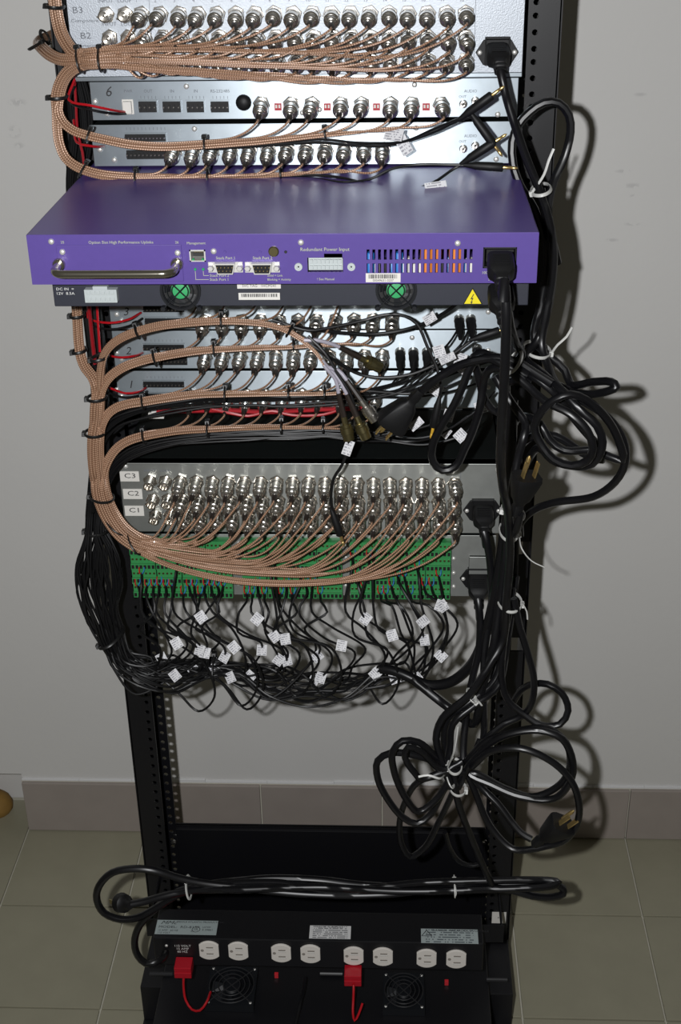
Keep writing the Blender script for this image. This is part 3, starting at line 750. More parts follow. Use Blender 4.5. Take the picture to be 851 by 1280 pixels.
# --- matrix unit "C"
YC = -.08
xc0, xc1 = at(150, 600, YC)[0], at(626, 600, YC)[0]
zc1 = (at(160, 577, YC)[2] + at(624, 583, YC)[2]) / 2; zc0 = (at(165, 663, YC)[2] + at(624, 668, YC)[2]) / 2
devC = device('matrix_switcher', 'zinc unit low in the rack with white stickers C3, C2 and C1', 'rack unit', xc0, xc1, zc0, zc1, YC, .076, M['galvC'], M['unitblack'])
q = MB(); q.box(xc0, xc1, YC - .0015, YC + .012, zc1 - .001, zc1 + .0012); obj('top_lip', q, M['galvC'], devC, smooth=0, bevel=.0005)
Crows = [grid(226, 601, 568, 604, 18, YC), grid(229, 624, 568, 627, 18, YC), grid(232, 644, 569, 649, 18, YC)]
for row in Crows:
    dx = row[1] - row[0]
    for p in row: sock(p, devC)
    for k in (1.9, .95): sock(row[0] - dx * k, devC, True)
for k, s in ((1.9, 'INPUT'), (.95, 'LOOP')): text(s, .0045, Crows[0][0] - dx * k + np.array([0, -.0004, .0125]), M['greyink'], devC)
for (x, y, s) in ((161, 595, 'C3'), (165, 617, 'C2'), (167, 638, 'C1')):
    a, c = at(x - 11.5, y - 6, YC), at(x + 13.5, y + 6.5, YC); q = MB(); q.box(a[0], c[0], YC - .0007, YC - .0001, c[2], a[2]); l = obj('sticker', q, M['white'], devC, smooth=0, label='white sticker reading ' + s)
    text(s, .0085, at(x + 1.5, y, YC - .001), M['ink'], l, sx=1.35)
for x, y in ((622, 587), (157, 583)): screw(at(x, y, YC), devC, .8)
for x in (575,): 
    p = at(x, 620, YC); q = MB(); q.box(p[0] - .0002, p[0] + .0002, YC - .0003, YC + .0005, zc0 + .004, zc1 - .004); obj('engraved_line', q, M['greyink'], devC, smooth=0)
inC, cC = iec_inlet(603, 637, YC, devC, .0225)

# --- green terminal unit
xg0, xg1 = at(164, 700, YC)[0], at(619, 700, YC)[0]
zg1 = zc0 - .003; zg0 = (at(166, 742, YC)[2] + at(607, 746, YC)[2]) / 2
devG = device('terminal_unit', 'zinc unit filled with green plug-in terminals, lowest unit in the rack', 'rack unit', xg0, xg1, zg0, zg1, YC, .076, M['galvC'], M['unitblack'])
def terminal_mesh(w, h):
    q = MB(); q.box(-w / 2, w / 2, -.011, 0, -h / 2, h / 2, 0); q.box(-w / 2, w / 2, -.0135, -.011, -h / 2, -h * .06, 0)
    n = 6
    for k in range(n):
        x = -w / 2 + w * (k + .5) / n
        q.box(x - w * .055, x + w * .055, -.0138, -.0135, -h * .42, -h * .16, 1)
        q.lathe([(0, w * .05), (.0006, w * .05)], 6, frameM((x, -.011, h * .22), (0, -1, 0)), 2)
    me = q.mesh('terminal_block', 0)
    for mm in ('pcb', 'dark', 'brass'): me.materials.append(M[mm])
    return me
TW = at(30, 700, YC)[0] - at(0, 700, YC)[0]
THt = (zg1 - zg0 - .006) / 4
TM = terminal_mesh(TW * .99, THt * .93)
for gx in (169.5, 305, 438):
    for k in range(4):
        for j in range(4):
            p = at(gx + 31 * k + 15.5, 743 - 2 + .01 * (gx - 300), YC); 
            inst('terminal_block', TM, Matrix.Translation((p[0], YC - .0002, zg0 + .003 + THt * (j + .5))), devG)
for x in (168, 298, 432, 567):
    for y in (679, 695, 713, 730): screw(at(x, y + (x - 300) * .012, YC), devG, .7)
inG, cG = iec_inlet(597, 722, YC, devG, .0215)
q = MB(); a, c = at(586, 694, YC), at(611, 716, YC); q.box(a[0], c[0], YC - .004, YC, c[2], a[2]); obj('inlet_cover', q, M['galvC'], devG, smooth=0, bevel=.0006)

# ------------------------------------------------------------------ connectors and coax cables
q = MB()
q.lathe([(.0046, .0068), (.0052, .0074), (.0085, .0074), (.0092, .0066), (.0125, .0066), (.0130, .0075), (.0195, .0075), (.0202, .0068), (.0206, .0058), (.0262, .0058), (.0268, .0050), (.0272, .0038), (.031, .0036)], 18)
CONN = q.mesh('connector', 30); CONN.materials.append(M['nickel'])
q = MB(); q.lathe([(.0300, .0030), (.0312, .0031), (.036, .0029), (.0405, .0021), (.0412, .0016)], 10)
BOOT = q.mesh('boot', 40); BOOT.materials.append(M['boot'])
CR = .00110
def plug_in(p, parent, d=None, me=None):
    if d is None: d = Vector((rng.uniform(-.07, .05), -1, rng.uniform(-.20, -.08)))
    d = Vector(d).normalized()
    Mx = frameM(p, d)
    c = inst('connector', me or CONN, Mx, parent)
    bt = bpy.data.objects.new('boot', BOOT); COL.objects.link(bt); bt.parent = c
    return np.array(Vector(p) + d * .0400), np.array(d)
def discs(n, d):       # close-packed strand offsets, sorted along the first axis
    pts = []
    for i in range(-9, 10):
        for j in range(-9, 10):
            pts.append(((i + .5 * (j % 2)) * d, j * d * .866))
    pts.sort(key=lambda p: (p[0] + .1 * d) ** 2 + (p[1] + .07 * d) ** 2)
    return sorted(pts[:n])
def lane(stations):    # (x, y, Y, a, b): a metres across in the picture plane, b metres along depth
    out = []
    n = len(stations)
    for i, (x, y, Y, a, b_) in enumerate(stations):
        x0, y0 = stations[max(i - 1, 0)][:2]; x1, y1 = stations[min(i + 1, n - 1)][:2]
        tx, ty = x1 - x0, y1 - y0; l = math.hypot(tx, ty) or 1; tx /= l; ty /= l
        N = ty * R_ + tx * U_          # (ty, -tx) in picture axes, y down
        out.append(at(x, y, Y) + N * a + np.array([0, 1.0, 0]) * b_)
    return out
def smooth_join(p0, d, target, nxt, sag=.010):
    a = p0 + d * .004
    v = target - a; l = np.linalg.norm(v); e = nxt - target; e = e / (np.linalg.norm(e) + 1e-9)
    c1 = a + d * .010 + np.array([0, 0, -.10 * l - .15 * sag]) + v * .26
    c2 = target - e * l * .42 + np.array([0, -.002, 0])
    return [p0] + [(1 - t) ** 3 * a + 3 * (1 - t) ** 2 * t * c1 + 3 * (1 - t) * t * t * c2 + t ** 3 * target for t in (0, .14, .3, .5, .7, .86)]
def spread(order, n): return -1 + 2 * (order + .5) / n
def coax(name_label, path, group, radius=CR):
    q = MB(); q.tube(catmull(path, .0045), radius, 7)
    o = obj('coax_cable', q, M['coax']); tag(o, name_label, 'cable', group); return o
rowname = ['top', 'middle', 'bottom']
# ---- silver panel bundle
Bst = [(560, 84, 8), (520, 84, 13), (480, 82, 17), (440, 80, 20), (400, 78, 22), (350, 76, 23), (300, 75, 22), (250, 73, 20.5), (200, 72, 18), (165, 71, 16), (140, 71, 15), (112, 73, 14.5)]
YBn = -.092
T1 = [(94, 66, -.085), (83, 54, -.078), (76, 40, -.072), (71.5, 22, -.068), (69, 4, -.066), (67, -20, -.065), (65, -70, -.065), (60, -330, -.065)]
T2 = [(92, 75, -.09), (77, 75, -.085), (64, 70, -.075), (54, 62, -.06), (48, 54, -.03), (51, 49, .02), (63, 44, .06), (77, 32, .1), (82, -10, .11), (82, -50, .11), (80, -300, .11)]
T3 = [(96, 83, -.088), (85, 91, -.083), (77, 104, -.079), (73, 120, -.077)]
T3a = [(74, 138, -.079), (80, 152, -.082), (92, 162, -.085), (111, 168.5, -.088), (135, 174, -.09), (157, 178.5, -.091), (185, 181.5, -.091), (213, 182, -.09), (255, 179.5, -.09), (290, 177, -.09), (327, 174, -.09), (366, 169.5, -.09), (406, 165, -.089), (450, 160, -.088), (490, 153, -.088)]
T3b = [(71.5, 140, -.078), (72, 160, -.079), (75, 180, -.081), (82, 196, -.084), (92, 205, -.087), (105, 211.5, -.09), (124, 217, -.093), (147, 220, -.094), (170, 221, -.094), (215, 220.5, -.093), (260, 219.5, -.093), (305, 217.5, -.092), (350, 214.5, -.091), (385, 211.5, -.09), (415, 208, -.09), (450, 203, -.089)]
order = 0
DB = .0027
dB = discs(54, DB); d1 = discs(18, DB); d2 = discs(16, DB); d3 = discs(20, DB); d3a = discs(8, DB * .95); d3b = discs(12, DB * .95)
def branch_end(stlist, ab, sockets_, k_from_left, Lx, sag):
    """stations along a branch up to the leave point, then up into the socket"""
    p = sockets_[k_from_left]; return p
def px_of(p):
    d = np.asarray(p) - CAM; z = d @ W_; return 425.5 + FPX * (d @ R_) / z, 640 - FPX * (d @ U_) / z
def run_branch(stl, ab, target_px_x, Lx):
    out = []
    for (x, y, Y) in stl:
        if x > target_px_x - Lx and len(out) > 3: break
        out.append((x, y, Y, ab[0], ab[1]))
    # leave point, interpolated on the branch
    xl = target_px_x - Lx
    for (s0, s1) in zip(stl[:-1], stl[1:]):
        if s0[0] <= xl <= s1[0] and s1[0] > s0[0]:
            t = (xl - s0[0]) / (s1[0] - s0[0])
            if not out or abs(out[-1][0] - xl) > 6: out.append((xl, s0[1] + (s1[1] - s0[1]) * t, s0[2] + (s1[2] - s0[2]) * t, ab[0], ab[1]))
            else: out[-1] = (xl, s0[1] + (s1[1] - s0[1]) * t, s0[2] + (s1[2] - s0[2]) * t, ab[0], ab[1])
            break
    return out
def finish_branch(o_path, sockp, parent_later):
    pass
cables = []
for ri in range(3):
    for ci in range(18):
        p = Brows[ri][ci]; cx, cy = px_of(p)
        o = bpy.data.objects.new('coax_cable', None) if False else None
        a = spread(order, 54) + rng.uniform(-.06, .06); dep = math.sqrt(max(0, 1 - min(1, abs(a)) ** 2)) * rng.uniform(-1, 1) * .012
        L = min({0: 104, 1: 86, 2: 70}[ri] + rng.uniform(-12, 14), 22 + (cx - 177) * .55 + rng.uniform(0, 8))
        xj = cx - L
        st = []
        for (x, y, hh) in Bst:
            if x <= xj: 
                near = max(0, 1 - abs(x - 112) / 60)
                af = a * hh / 1270 * (1 - near) + dB[order][0] * near; bf = dep * (1 - near) + dB[order][1] * near
                st.append((x, y, YBn, af, bf))
        tgt = None
        if order < 18: st += [(x, y, Y, *d1[order]) for x, y, Y in T1]
        elif order < 34: st += [(x, y, Y, *d2[order - 18]) for x, y, Y in T2]
        else:
            k = order - 34
            st += [(x, y, Y, *d3[k]) for x, y, Y in T3]
            if k < 12:
                ab = d3b[k]; kk = 11 - k; tgt = U5[kk]; sx_ = px_of(tgt)[0]; st += run_branch(T3b, ab, sx_, 56 + rng.uniform(-8, 8))
            else:
                ab = d3a[k - 12]; kk = 7 - (k - 12); tgt = U6[kk]; sx_ = px_of(tgt)[0]; st += run_branch(T3a, ab, sx_, 76 + rng.uniform(-10, 10))
        cables.append((order, ri, ci, p, st, tgt, 'B')); order += 1
# ---- unit C bundle
Cst = [(545, 684, 6), (511, 694, 13), (462, 701, 20), (430, 704, 23), (400, 705, 25), (350, 705.5, 26), (295, 703, 25), (245, 697, 21), (210, 690, 18), (186, 684, 15.5), (168, 676, 14.5)]
YCn = -.128
TR = [(152, 664, -.125), (140, 648, -.12), (131, 630, -.117), (125.5, 610, -.114)]
TRm = [(121, 590, -.112), (119, 566, -.11), (119.5, 545, -.108)]
TRn = [(121, 522, -.106), (122, 503, -.105)]
b0 = [(130, 590, -.111), (138, 570, -.109), (149, 557, -.107), (163, 549, -.106), (180, 544, -.105), (220, 537, -.104), (260, 534, -.104), (305, 531.5, -.103), (360, 530, -.102), (422, 530, -.1), (450, 529, -.1)]
b1 = [(127.5, 531, -.108), (134, 518, -.106), (145, 509, -.105), (160, 504, -.104), (179, 501, -.103), (200, 497.5, -.102), (245, 491.5, -.1), (283, 490, -.1), (325, 489, -.1), (360, 488.5, -.099), (406, 488, -.098), (440, 486, -.097)]
b2 = [(126, 492, -.105), (131, 479, -.104), (140, 468, -.103), (155, 458, -.102), (175, 450.5, -.1), (200, 444.5, -.099), (238, 438, -.098), (270, 434.5, -.097), (313, 432, -.096), (360, 430, -.095), (400, 427, -.094), (445, 422, -.094)]
b3 = [(123.5, 485, -.105), (125, 462, -.107), (129, 444, -.109), (138, 431, -.111), (152, 421, -.113), (172, 413, -.114), (200, 406, -.115), (238, 401.5, -.116), (277, 399, -.117), (313, 400, -.118), (341, 404, -.12), (362, 411.5, -.124), (381, 423, -.128), (398, 438, -.132), (412, 457, -.136)]
L0 = [(119.5, 482, -.104), (115, 470, -.1), (107, 460, -.095), (101.5, 447, -.09), (98.5, 428, -.085), (97, 405, -.08), (96, 388, -.078), (94, 366, -.076), (94, 345, -.075)]
DC = .0026
dC = discs(54, DC); dM = discs(43, DC); dN = discs(32, DC); e0 = discs(11, DC); e2 = discs(11, DC); e3 = discs(10, DC); eL = discs(11, DC)
dP = discs(21, DC)
loose_ends = []
order = 0
for ci in range(18):
    for ri in range(3):
        p = Crows[ri][ci]; cx, cy = px_of(p)
        a = spread(order, 54) + rng.uniform(-.07, .07); dep = math.sqrt(max(0, 1 - min(1, abs(a)) ** 2)) * rng.uniform(-1, 1) * .013
        L = 42 + 76 * ci / 17 - 8 * ri + rng.uniform(-8, 12)
        xj = cx - L; st = []
        for (x, y, hh) in Cst:
            if x <= xj or x == 168:
                near = max(0, 1 - abs(x - 168) / 50)
                st.append((x, y, YCn, a * hh / 1060 * (1 - near) + dC[order][0] * near, dep * (1 - near) + dC[order][1] * near))
        st += [(x, y, Y, *dC[order]) for x, y, Y in TR]
        tgt = None; k = order; loose = None
        if k < 11: ab = e0[k]; tgt = S1[10 - k]; st += run_branch(b0, ab, px_of(tgt)[0], 58 + rng.uniform(-8, 8))
        else:
            st += [(x, y, Y, *dM[k - 11]) for x, y, Y in TRm]
            if k < 22: ab = e0[k - 11]; tgt = S2[10 - (k - 11)]; st += run_branch(b1, ab, px_of(tgt)[0], 54 + rng.uniform(-8, 8))
            else:
                st += [(x, y, Y, *dN[k - 22]) for x, y, Y in TRn]
                if k < 33: ab = e2[k - 22]; tgt = S3[10 - (k - 22)]; st += run_branch(b2, ab, px_of(tgt)[0], 60 + rng.uniform(-8, 8))
                elif k < 43:
                    ab = e3[k - 33]
                    if k < 37: st += [(x, y, Y, *ab) for x, y, Y in b3]; loose = k - 33
                    else: tgt = S4[5 - (k - 37)]; st += run_branch(b3, ab, px_of(tgt)[0], 50 + rng.uniform(-8, 8))
                else: st += [(x, y, Y, *eL[k - 43]) for x, y, Y in L0]
        cables.append((order, ri, ci, p, st, tgt, 'C' if loose is None else ('L', loose))); order += 1
q = MB(); q.lathe([(0, .0030), (.012, .0034), (.014, .0034)], 10); q.lathe([(.014, .0062), (.017, .0062), (.0175, .0072), (.024, .0072), (.0245, .0064), (.032, .0060), (.0322, .0048), (.024, .0047)], 16, cap1=False); q.lathe([(.024, .0012), (.031, .0010)], 8)
GCONN = q.mesh('loose_connector', 30); GCONN.materials.append(M['brass'])
SCONN = GCONN.copy(); SCONN.materials.clear(); SCONN.materials.append(M['nickel'])
for order, ri, ci, p, st, tgt, kind in cables:
    row = 'top' if ri == 0 else rowname[ri]
    if kind == 'B': lab = 'tan coax cable from the %s cabled socket, %s row of the silver panel' % (ordn(ci), row); grp = 'tan cables of the silver panel'
    else: lab = 'tan coax cable from the %s cabled socket in the row with sticker C%d' % (ordn(ci), 3 - ri); grp = 'tan cables of the sticker-marked unit'
    holder = bpy.data.objects.new('tmp', None)
    d0 = Vector((rng.uniform(-.08, .04), -1, rng.uniform(-.20, -.08))).normalized()
    pa = np.array(Vector(p) + d0 * .0400)
    L = lane(st)
    path = smooth_join(pa, np.array(d0), L[0], L[1], .008) + L
    d1v = None
    if tgt is not None:
        d1v = Vector((rng.uniform(-.08, .04), -1, rng.uniform(-.22, -.10))).normalized()
        pb = np.array(Vector(tgt) + d1v * .0400)
        path += list(reversed(smooth_join(pb, np.array(d1v), L[-1], L[-2], .009)))
    lo = None
    if isinstance(kind, tuple):
        k = kind[1]
        ends = [[(419, 474, -.139), (424, 496, -.141)], [(422, 472, -.137), (431, 488, -.139), (435, 497, -.14)], [(423, 463, -.136), (431, 472, -.138), (436, 479, -.139)], [(394, 425, -.13), (408, 428, -.128), (420, 432, -.125), (428, 436, -.123)]][k]
        if k == 3: L = L[:-2]; path = path[:-2]
        path += [at(*e) for e in ends]
        lo = k
    o = coax(lab, path, grp)
    inst_c = inst('connector', CONN, frameM(p, d0), o); bt = bpy.data.objects.new('boot', BOOT); COL.objects.link(bt); bt.parent = inst_c
    if d1v is not None:
        c2 = inst('connector', CONN, frameM(tgt, d1v), o); bt = bpy.data.objects.new('boot', BOOT); COL.objects.link(bt); bt.parent = c2
    if lo is not None:
        dd = path[-1] - path[-2]; dd /= np.linalg.norm(dd)
        q = MB(); sl = catmull(path, .004)[-9:]; q.tube(sl, .0021, 8); obj('pale_sleeve', q, M['coaxclear'], o, label='pale clear sleeve')
        q = MB(); q.tube([path[-1] - dd * .004, path[-1] + dd * .012, path[-1] + dd * .022], [.0025, .0032, .0034], 8); obj('boot', q, M['boot'], o)
        inst('connector', SCONN if lo == 2 else GCONN, frameM(path[-1] + dd * .016, dd), o)['label'] = 'bright nickel loose connector' if lo == 2 else 'loose brass-coloured connector'

# ------------------------------------------------------------------ cable ties
def tie(px, py, Y, ang, hw, dep, label, white=False, head=-1, tail=None, group=None, r=.0011):
    """ring round a bundle; ang = direction of the bundle in the picture (degrees, 0 = right, 90 = down); hw px half width, dep metres half depth"""
    c = at(px, py, Y); t = math.radians(ang); sc = np.linalg.norm(at(px + 1, py, Y) - c)
    N = -math.sin(t) * R_ - math.cos(t) * U_
    Tn = math.cos(t) * R_ - math.sin(t) * U_
    D = np.array([0, 1.0, 0])
    h = hw * sc
    q = MB()
    ring = [c + N * (h * math.cos(a)) + D * (dep * math.sin(a)) for a in np.linspace(0, 2 * math.pi, 28, endpoint=False)]
    q.tube(ring, r, 6, True, flat=1.7)
    o = obj('cable_tie', q, M['wtie'] if white else M['tie'])
    hp = c + N * (h * head * 1.02) - D * dep * .25
    q = MB(); q.obox(hp, Tn * .0026, N * .0022, D * .0030); obj('tie_head', q, M['wtie'] if white else M['tie'], o, smooth=0, bevel=.0006)
    if tail:
        q = MB(); q.tube(catmull([hp] + [at(*e) for e in tail], .004), .0008, 6, flat=1.7); obj('tie_tail', q, M['wtie'] if white else M['tie'], o)
    tag(o, label, 'cable tie', group)
    return o
G = 'black ties on the tan bundles'
for a in [
    (69, 8, -.066, 95, 11, .012, 'black tie round the tan bundle rising past the silver panel', 1),
    (99, 74, -.089, 170, 16, .012, 'black tie on the silver panel bundle, left of its twin', 1),
    (126, 73, -.091, 175, 15.5, .014, 'black tie on the silver panel bundle, right of its twin', 1),
    (45, 57, -.045, 240, 9, .012, 'lower black tie on the tan stub sticking out left of the silver panel', 1),
    (56, 46, .03, 330, 9, .012, 'upper black tie on the tan stub sticking out left of the silver panel', 1),
    (73, 121, -.077, 88, 12, .012, 'black tie on the tan trunk beside the unit marked 6', 1),
    (111, 168.5, -.088, 18, 9, .008, 'black tie where the upper branch turns right below the unit marked 6', -1),
    (256, 179.5, -.09, -3, 9, .008, 'black tie midway along the branch hanging below the rocker-switch unit', -1),
    (406, 165, -.089, -6, 7, .006, 'black tie on the branch below the rocker-switch unit, near its right end', -1),
    (104, 211.5, -.09, 28, 11, .009, 'black tie on the branch above the purple switch, nearest the trunk', -1),
    (170, 221, -.094, 0, 10, .009, 'black tie on the branch above the purple switch, second from the trunk', -1),
    (260, 219.5, -.093, -2, 9, .009, 'black tie on the branch above the purple switch, third from the trunk', -1),
    (351, 214.5, -.091, -4, 8, .008, 'black tie on the branch above the purple switch, fourth from the trunk', -1),
    (96.5, 394, -.079, 88, 9, .009, 'black tie on the small tan bundle coming down beside the red strap', 1),
    (99.5, 438, -.087, 80, 9, .009, 'black tie where the small tan bundle starts to bend into the trunk', 1),
    (124, 447, -.106, 80, 11, .010, 'topmost black tie on the trunk below the charcoal unit', 1),
    (121, 497, -.105, 88, 12, .011, 'black tie on the trunk beside the unit marked 1', 1),
    (118.5, 541, -.108, 92, 12.5, .012, 'black tie on the trunk just above the unit with stickers', 1),
    (127, 621, -.116, 100, 15, .014, 'black tie on the trunk beside sticker C1', 1),
    (145, 656, -.122, 130, 16, .014, 'black tie on the trunk bend at the corner of the sticker-marked unit', 1),
    (168, 677, -.128, 150, 16, .014, 'black tie where the big fan of tan cables begins', 1),
    (172, 413, -.114, -20, 9.5, .008, 'black tie on the highest branch under the charcoal unit, nearest trunk', -1),
    (277, 399, -.117, -2, 9.5, .008, 'black tie on the highest branch under the charcoal unit, at its crest', -1),
    (362, 411.5, -.124, 28, 9, .008, 'black tie where the highest branch dives towards the loose connectors', -1),
    (194, 446, -.099, -15, 10.5, .009, 'black tie on the branch crossing the unit marked 2, nearest trunk', -1),
    (268, 435, -.097, -6, 9, .008, 'black tie on the branch crossing the unit marked 2, middle one', -1),
    (367, 429.5, -.095, -3, 8, .007, 'black tie on the branch crossing the unit marked 2, far end', -1),
    (179, 501, -.103, -10, 9, .009, 'black tie on the branch over the unit marked 1, nearest trunk', -1),
    (282, 490, -.1, -2, 9, .012, 'black tie on the branch over the unit marked 1, second from trunk', -1),
    (361, 488.5, -.099, -1, 9, .012, 'black tie on the branch over the unit marked 1, third from trunk', -1),
    (406, 488, -.098, -1, 8, .012, 'black tie on the branch over the unit marked 1, fourth from trunk', -1),
    (180, 544, -.105, -12, 9, .009, 'black tie on the lowest branch, nearest trunk', -1),
    (260, 535, -.104, -4, 9, .012, 'black tie on the lowest branch, second from trunk', -1),
    (352, 531, -.102, 0, 9, .012, 'black tie on the lowest branch, third from trunk', -1),
    (404, 531, -.1, 0, 8, .012, 'black tie on the lowest branch, fourth from trunk', -1)]:
    tie(*a[:7], head=a[7], group=G)

# ------------------------------------------------------------------ black audio wires to the green terminals
WR = .00145
def flag(p, parent, w=.0120, h=.0128, rot=None, m='tag'):
    a = rng.uniform(-.9, .9) if rot is None else rot
    ex = math.cos(a) * R_ + math.sin(a) * U_; ey = -math.sin(a) * R_ + math.cos(a) * U_
    n = -W_ * 1.0
    tl = rng.uniform(-.5, .5); ex = ex * math.cos(tl) + n * math.sin(tl)
    nn = np.cross(ex, ey)
    q = MB(); c = np.asarray(p)
    A, B, C_, D_ = [c + ex * w * sx / 2 + ey * h * sy / 2 for sx, sy in ((-1, -1), (1, -1), (1, 1), (-1, 1))]
    th = nn * .00035
    for s in (1, -1):
        pts = [A + th * s, B + th * s, C_ + th * s, D_ + th * s]
        if s < 0: pts = pts[::-1]
        q.quad(*pts)
    q.add([A + th, B + th, C_ + th, D_ + th, A - th, B - th, C_ - th, D_ - th], [(0, 4, 5, 1), (1, 5, 6, 2), (2, 6, 7, 3), (3, 7, 4, 0)], [[(0, 0)] * 4] * 4)
    return obj('wire_flag', q, M[m], parent, smooth=0)
Wdown = [(74, -330, -.035, 6), (83, -60, -.035, 6), (86, 20, -.035, 7), (88, 60, -.035, 8), (92, 95, -.03, 11), (99, 130, -.028, 13), (101, 170, -.028, 13), (97, 205, -.03, 12), (94, 232, -.03, 10), (100, 300, -.03, 10), (114, 380, -.045, 10), (121, 440, -.055, 10), (125, 500, -.062, 10), (125, 560, -.066, 11), (122, 610, -.07, 12), (119, 645, -.075, 12)]
Wb = [(119, 664, -.08, 11), (121, 680, -.085, 18), (122, 704, -.09, 25), (123, 735, -.093, 26), (130, 769, -.096, 20), (139, 795, -.098, 14), (153, 823, -.1, 18), (178, 838, -.1, 24), (215, 841, -.1, 23), (248, 834, -.1, 15), (268, 832, -.1, 11), (300, 838, -.1, 20), (340, 847, -.1, 25), (385, 851, -.1, 26), (430, 846, -.1, 22), (475, 838, -.1, 17), (505, 834, -.1, 14)]
xt = sorted([172, 177, 184, 192, 199, 207, 214, 222, 229, 236, 243, 250, 257, 264, 271, 279, 308, 315, 322, 330, 337, 344, 351, 358, 366, 373, 382, 391, 400, 441, 447, 454, 461, 468, 475, 482, 489, 497, 505, 513, 521, 530, 539, 548])
NW = len(xt)
dW = discs(NW, .0031)
audio = []
for k, x in enumerate(xt):
    a = -spread(k, NW) + rng.uniform(-.12, .12); dep = math.sqrt(max(0, 1 - min(1, abs(a)) ** 2)) * rng.uniform(-1, 1)
    st = [(X, Y_, Z, a * hh / 1130, dep * .011) for X, Y_, Z, hh in Wdown]
    xe = min(max(x + rng.choice((-34, -15, 8, 30, 48)) + rng.uniform(-10, 10), 185), 508)
    jit = rng.uniform(-1, 1)
    for (X, Y_, Z, hh) in Wb:
        if X > xe and Y_ > 800 and X > 160: break
        am = a * (1 if Y_ < 800 else .7) + rng.uniform(-.55, .55) * (X > 160 and abs(X - 268) > 5) + rng.uniform(-.22, .22) * (680 < Y_ < 790)
        st.append((X, Y_, Z, am * hh / 1040, dep * .022 if Y_ < 790 else (dep + rng.uniform(-.6, .6)) * .015))
    P = lane(st)
    yt_ = rng.choice((699, 713, 727, 738)) if x < 435 else rng.choice((693, 705, 716, 728, 738))
    yt_ = max(yt_, 728 if x < 430 and rng.random() < .6 else yt_)
    ye = 838 + rng.uniform(-14, 16)
    side = 1 if xe > x else -1
    if x > 470:      # the wide loops at the right hand end
        bul = rng.uniform(6, 46)
        ends = [(xe + 14, 846 + rng.uniform(-8, 12), -.105), (min(xe + 40, x + bul + 10), 822 + rng.uniform(-12, 10), -.115), (x + bul, 785 + rng.uniform(-14, 12), -.125), (x + bul * .55, 757, -.122), (x + 2, yt_ + 14, -.108)]
    elif rng.random() < .25:   # drooping loops
        ends = [(xe + 16, ye + 14, -.11), (xe + 42, ye + 34 + rng.uniform(0, 12), -.115), (xe + 62, ye + 20, -.12), (xe + 50, ye - 20, -.124), ((xe + x) / 2 + 18, 795, -.124), (x + rng.uniform(-6, 12), 765, -.12), (x, yt_ + 14, -.108)]
    else:
        ends = [(xe + 10, ye - 6, -.108), (xe + 20 + rng.uniform(-6, 10), ye - 28, -.118), ((xe * .5 + x * .5) + rng.uniform(-16, 16), 790 + rng.uniform(-8, 8), -.124), (x + rng.uniform(-14, 14), 765, -.122), (x + rng.uniform(-3, 3), yt_ + 14, -.108)]
    E = [at(*e) for e in ends]
    end = at(x, yt_ + 4, -.0945)
    C_ = catmull(P + E + [end], .0065)
    q = MB(); q.tube(C_, WR, 6)
    o = obj('audio_wire', q, M['wire'])
    tag(o, 'black wire clamped in the green terminals, %s wire end from the left' % ordn(k), 'wire', 'black wires of the green terminals')
    tip = at(x, yt_ - 2, -.0925)
    for s, mm in ((-1, 'red'), (1, 'blue')):
        q = MB(); q.tube(catmull([end, end + np.array([s * .0016, -.003, .002]), at(x + s * 3.2, yt_ - 1, -.096), at(x + s * 2.6, yt_ - 6, -.0915)], .002), .0007, 5); obj(mm + '_lead', q, M[mm], o)
    # flag hangs where the wire passes the 790-845 band
    best = min(range(len(P), len(C_)), key=lambda i: abs(px_of(C_[i])[1] - (802 + rng.uniform(-46, 46))) + (0 if i > len(C_) * .75 else 60))
    fp = C_[best] - W_ * .004
    if k % 6 != 3 and px_of(fp)[0] > 172: flag(fp, o)
tie(121, 662, -.08, 88, 15, .016, 'black tie on the black wires just below sticker C1', head=1)
tie(139, 796, -.098, 62, 17, .022, 'black tie at the foot of the bulging black wires', head=1)
tie(268, 832, -.1, 0, 17, .02, 'black tie round the black wires under the left green terminals', head=-1)

# ------------------------------------------------------------------ other thin black wires
def wire(pts, r, label, name='audio_wire', m='wire', cat='wire', group=None, step=.006):
    q = MB(); q.tube(pxpath(pts, step), r, 7); o = obj(name, q, M[m]); return tag(o, label, cat, group)
def barrel_plug(parent, p, d, tip='gold', L=.026):
    d = np.asarray(d) / np.linalg.norm(d)
    Mx = frameM(p, d); q = MB(); q.lathe([(-.012, .0017), (-.004, .0030), (0, .0040), (L * .5, .0044), (L, .0044), (L + .001, .0036)], 12, Mx); pl = obj('plug', q, M['plug'], parent)
    q = MB(); q.lathe([(L + .001, .0017), (L + .008, .0017), (L + .0085, .0013), (L + .009, .0017), (L + .013, .0015), (L + .015, .0004)], 10, Mx); obj('plug_tip', q, M[tip], pl)
def two(a, c): return at(*c) - at(*a)
# four wires with gold tipped plugs near units 6 and 5
Gp = 'black wires ending in gold-tipped plugs'
o = wire([(255, 184, -.078), (300, 181, -.078), (345, 178, -.08), (400, 174, -.08), (440, 178, -.085), (470, 179, -.09), (505, 177, -.1), (545, 160, -.11), (580, 146, -.115)], .0014, 'black audio wire whose gold-tipped plug points up right over the unit marked 6', group=Gp); barrel_plug(o, at(586, 140, -.116), two((586, 140, -.116), (612, 121, -.12)))
flag(at(492, 168, -.098), o, .020, .012, -.25)
o = wire([(255, 187, -.076), (300, 184, -.076), (345, 181, -.078), (400, 178, -.08), (445, 182, -.086), (490, 181, -.092), (540, 166, -.1), (575, 150, -.112), (590, 147, -.116)], .0014, 'black audio wire whose gold-tipped plug bends down right below the unit marked 6', group=Gp); barrel_plug(o, at(596, 152, -.117), two((596, 152, -.117), (615, 178, -.12)))
flag(at(505, 182, -.098), o, .012, .018, .5)
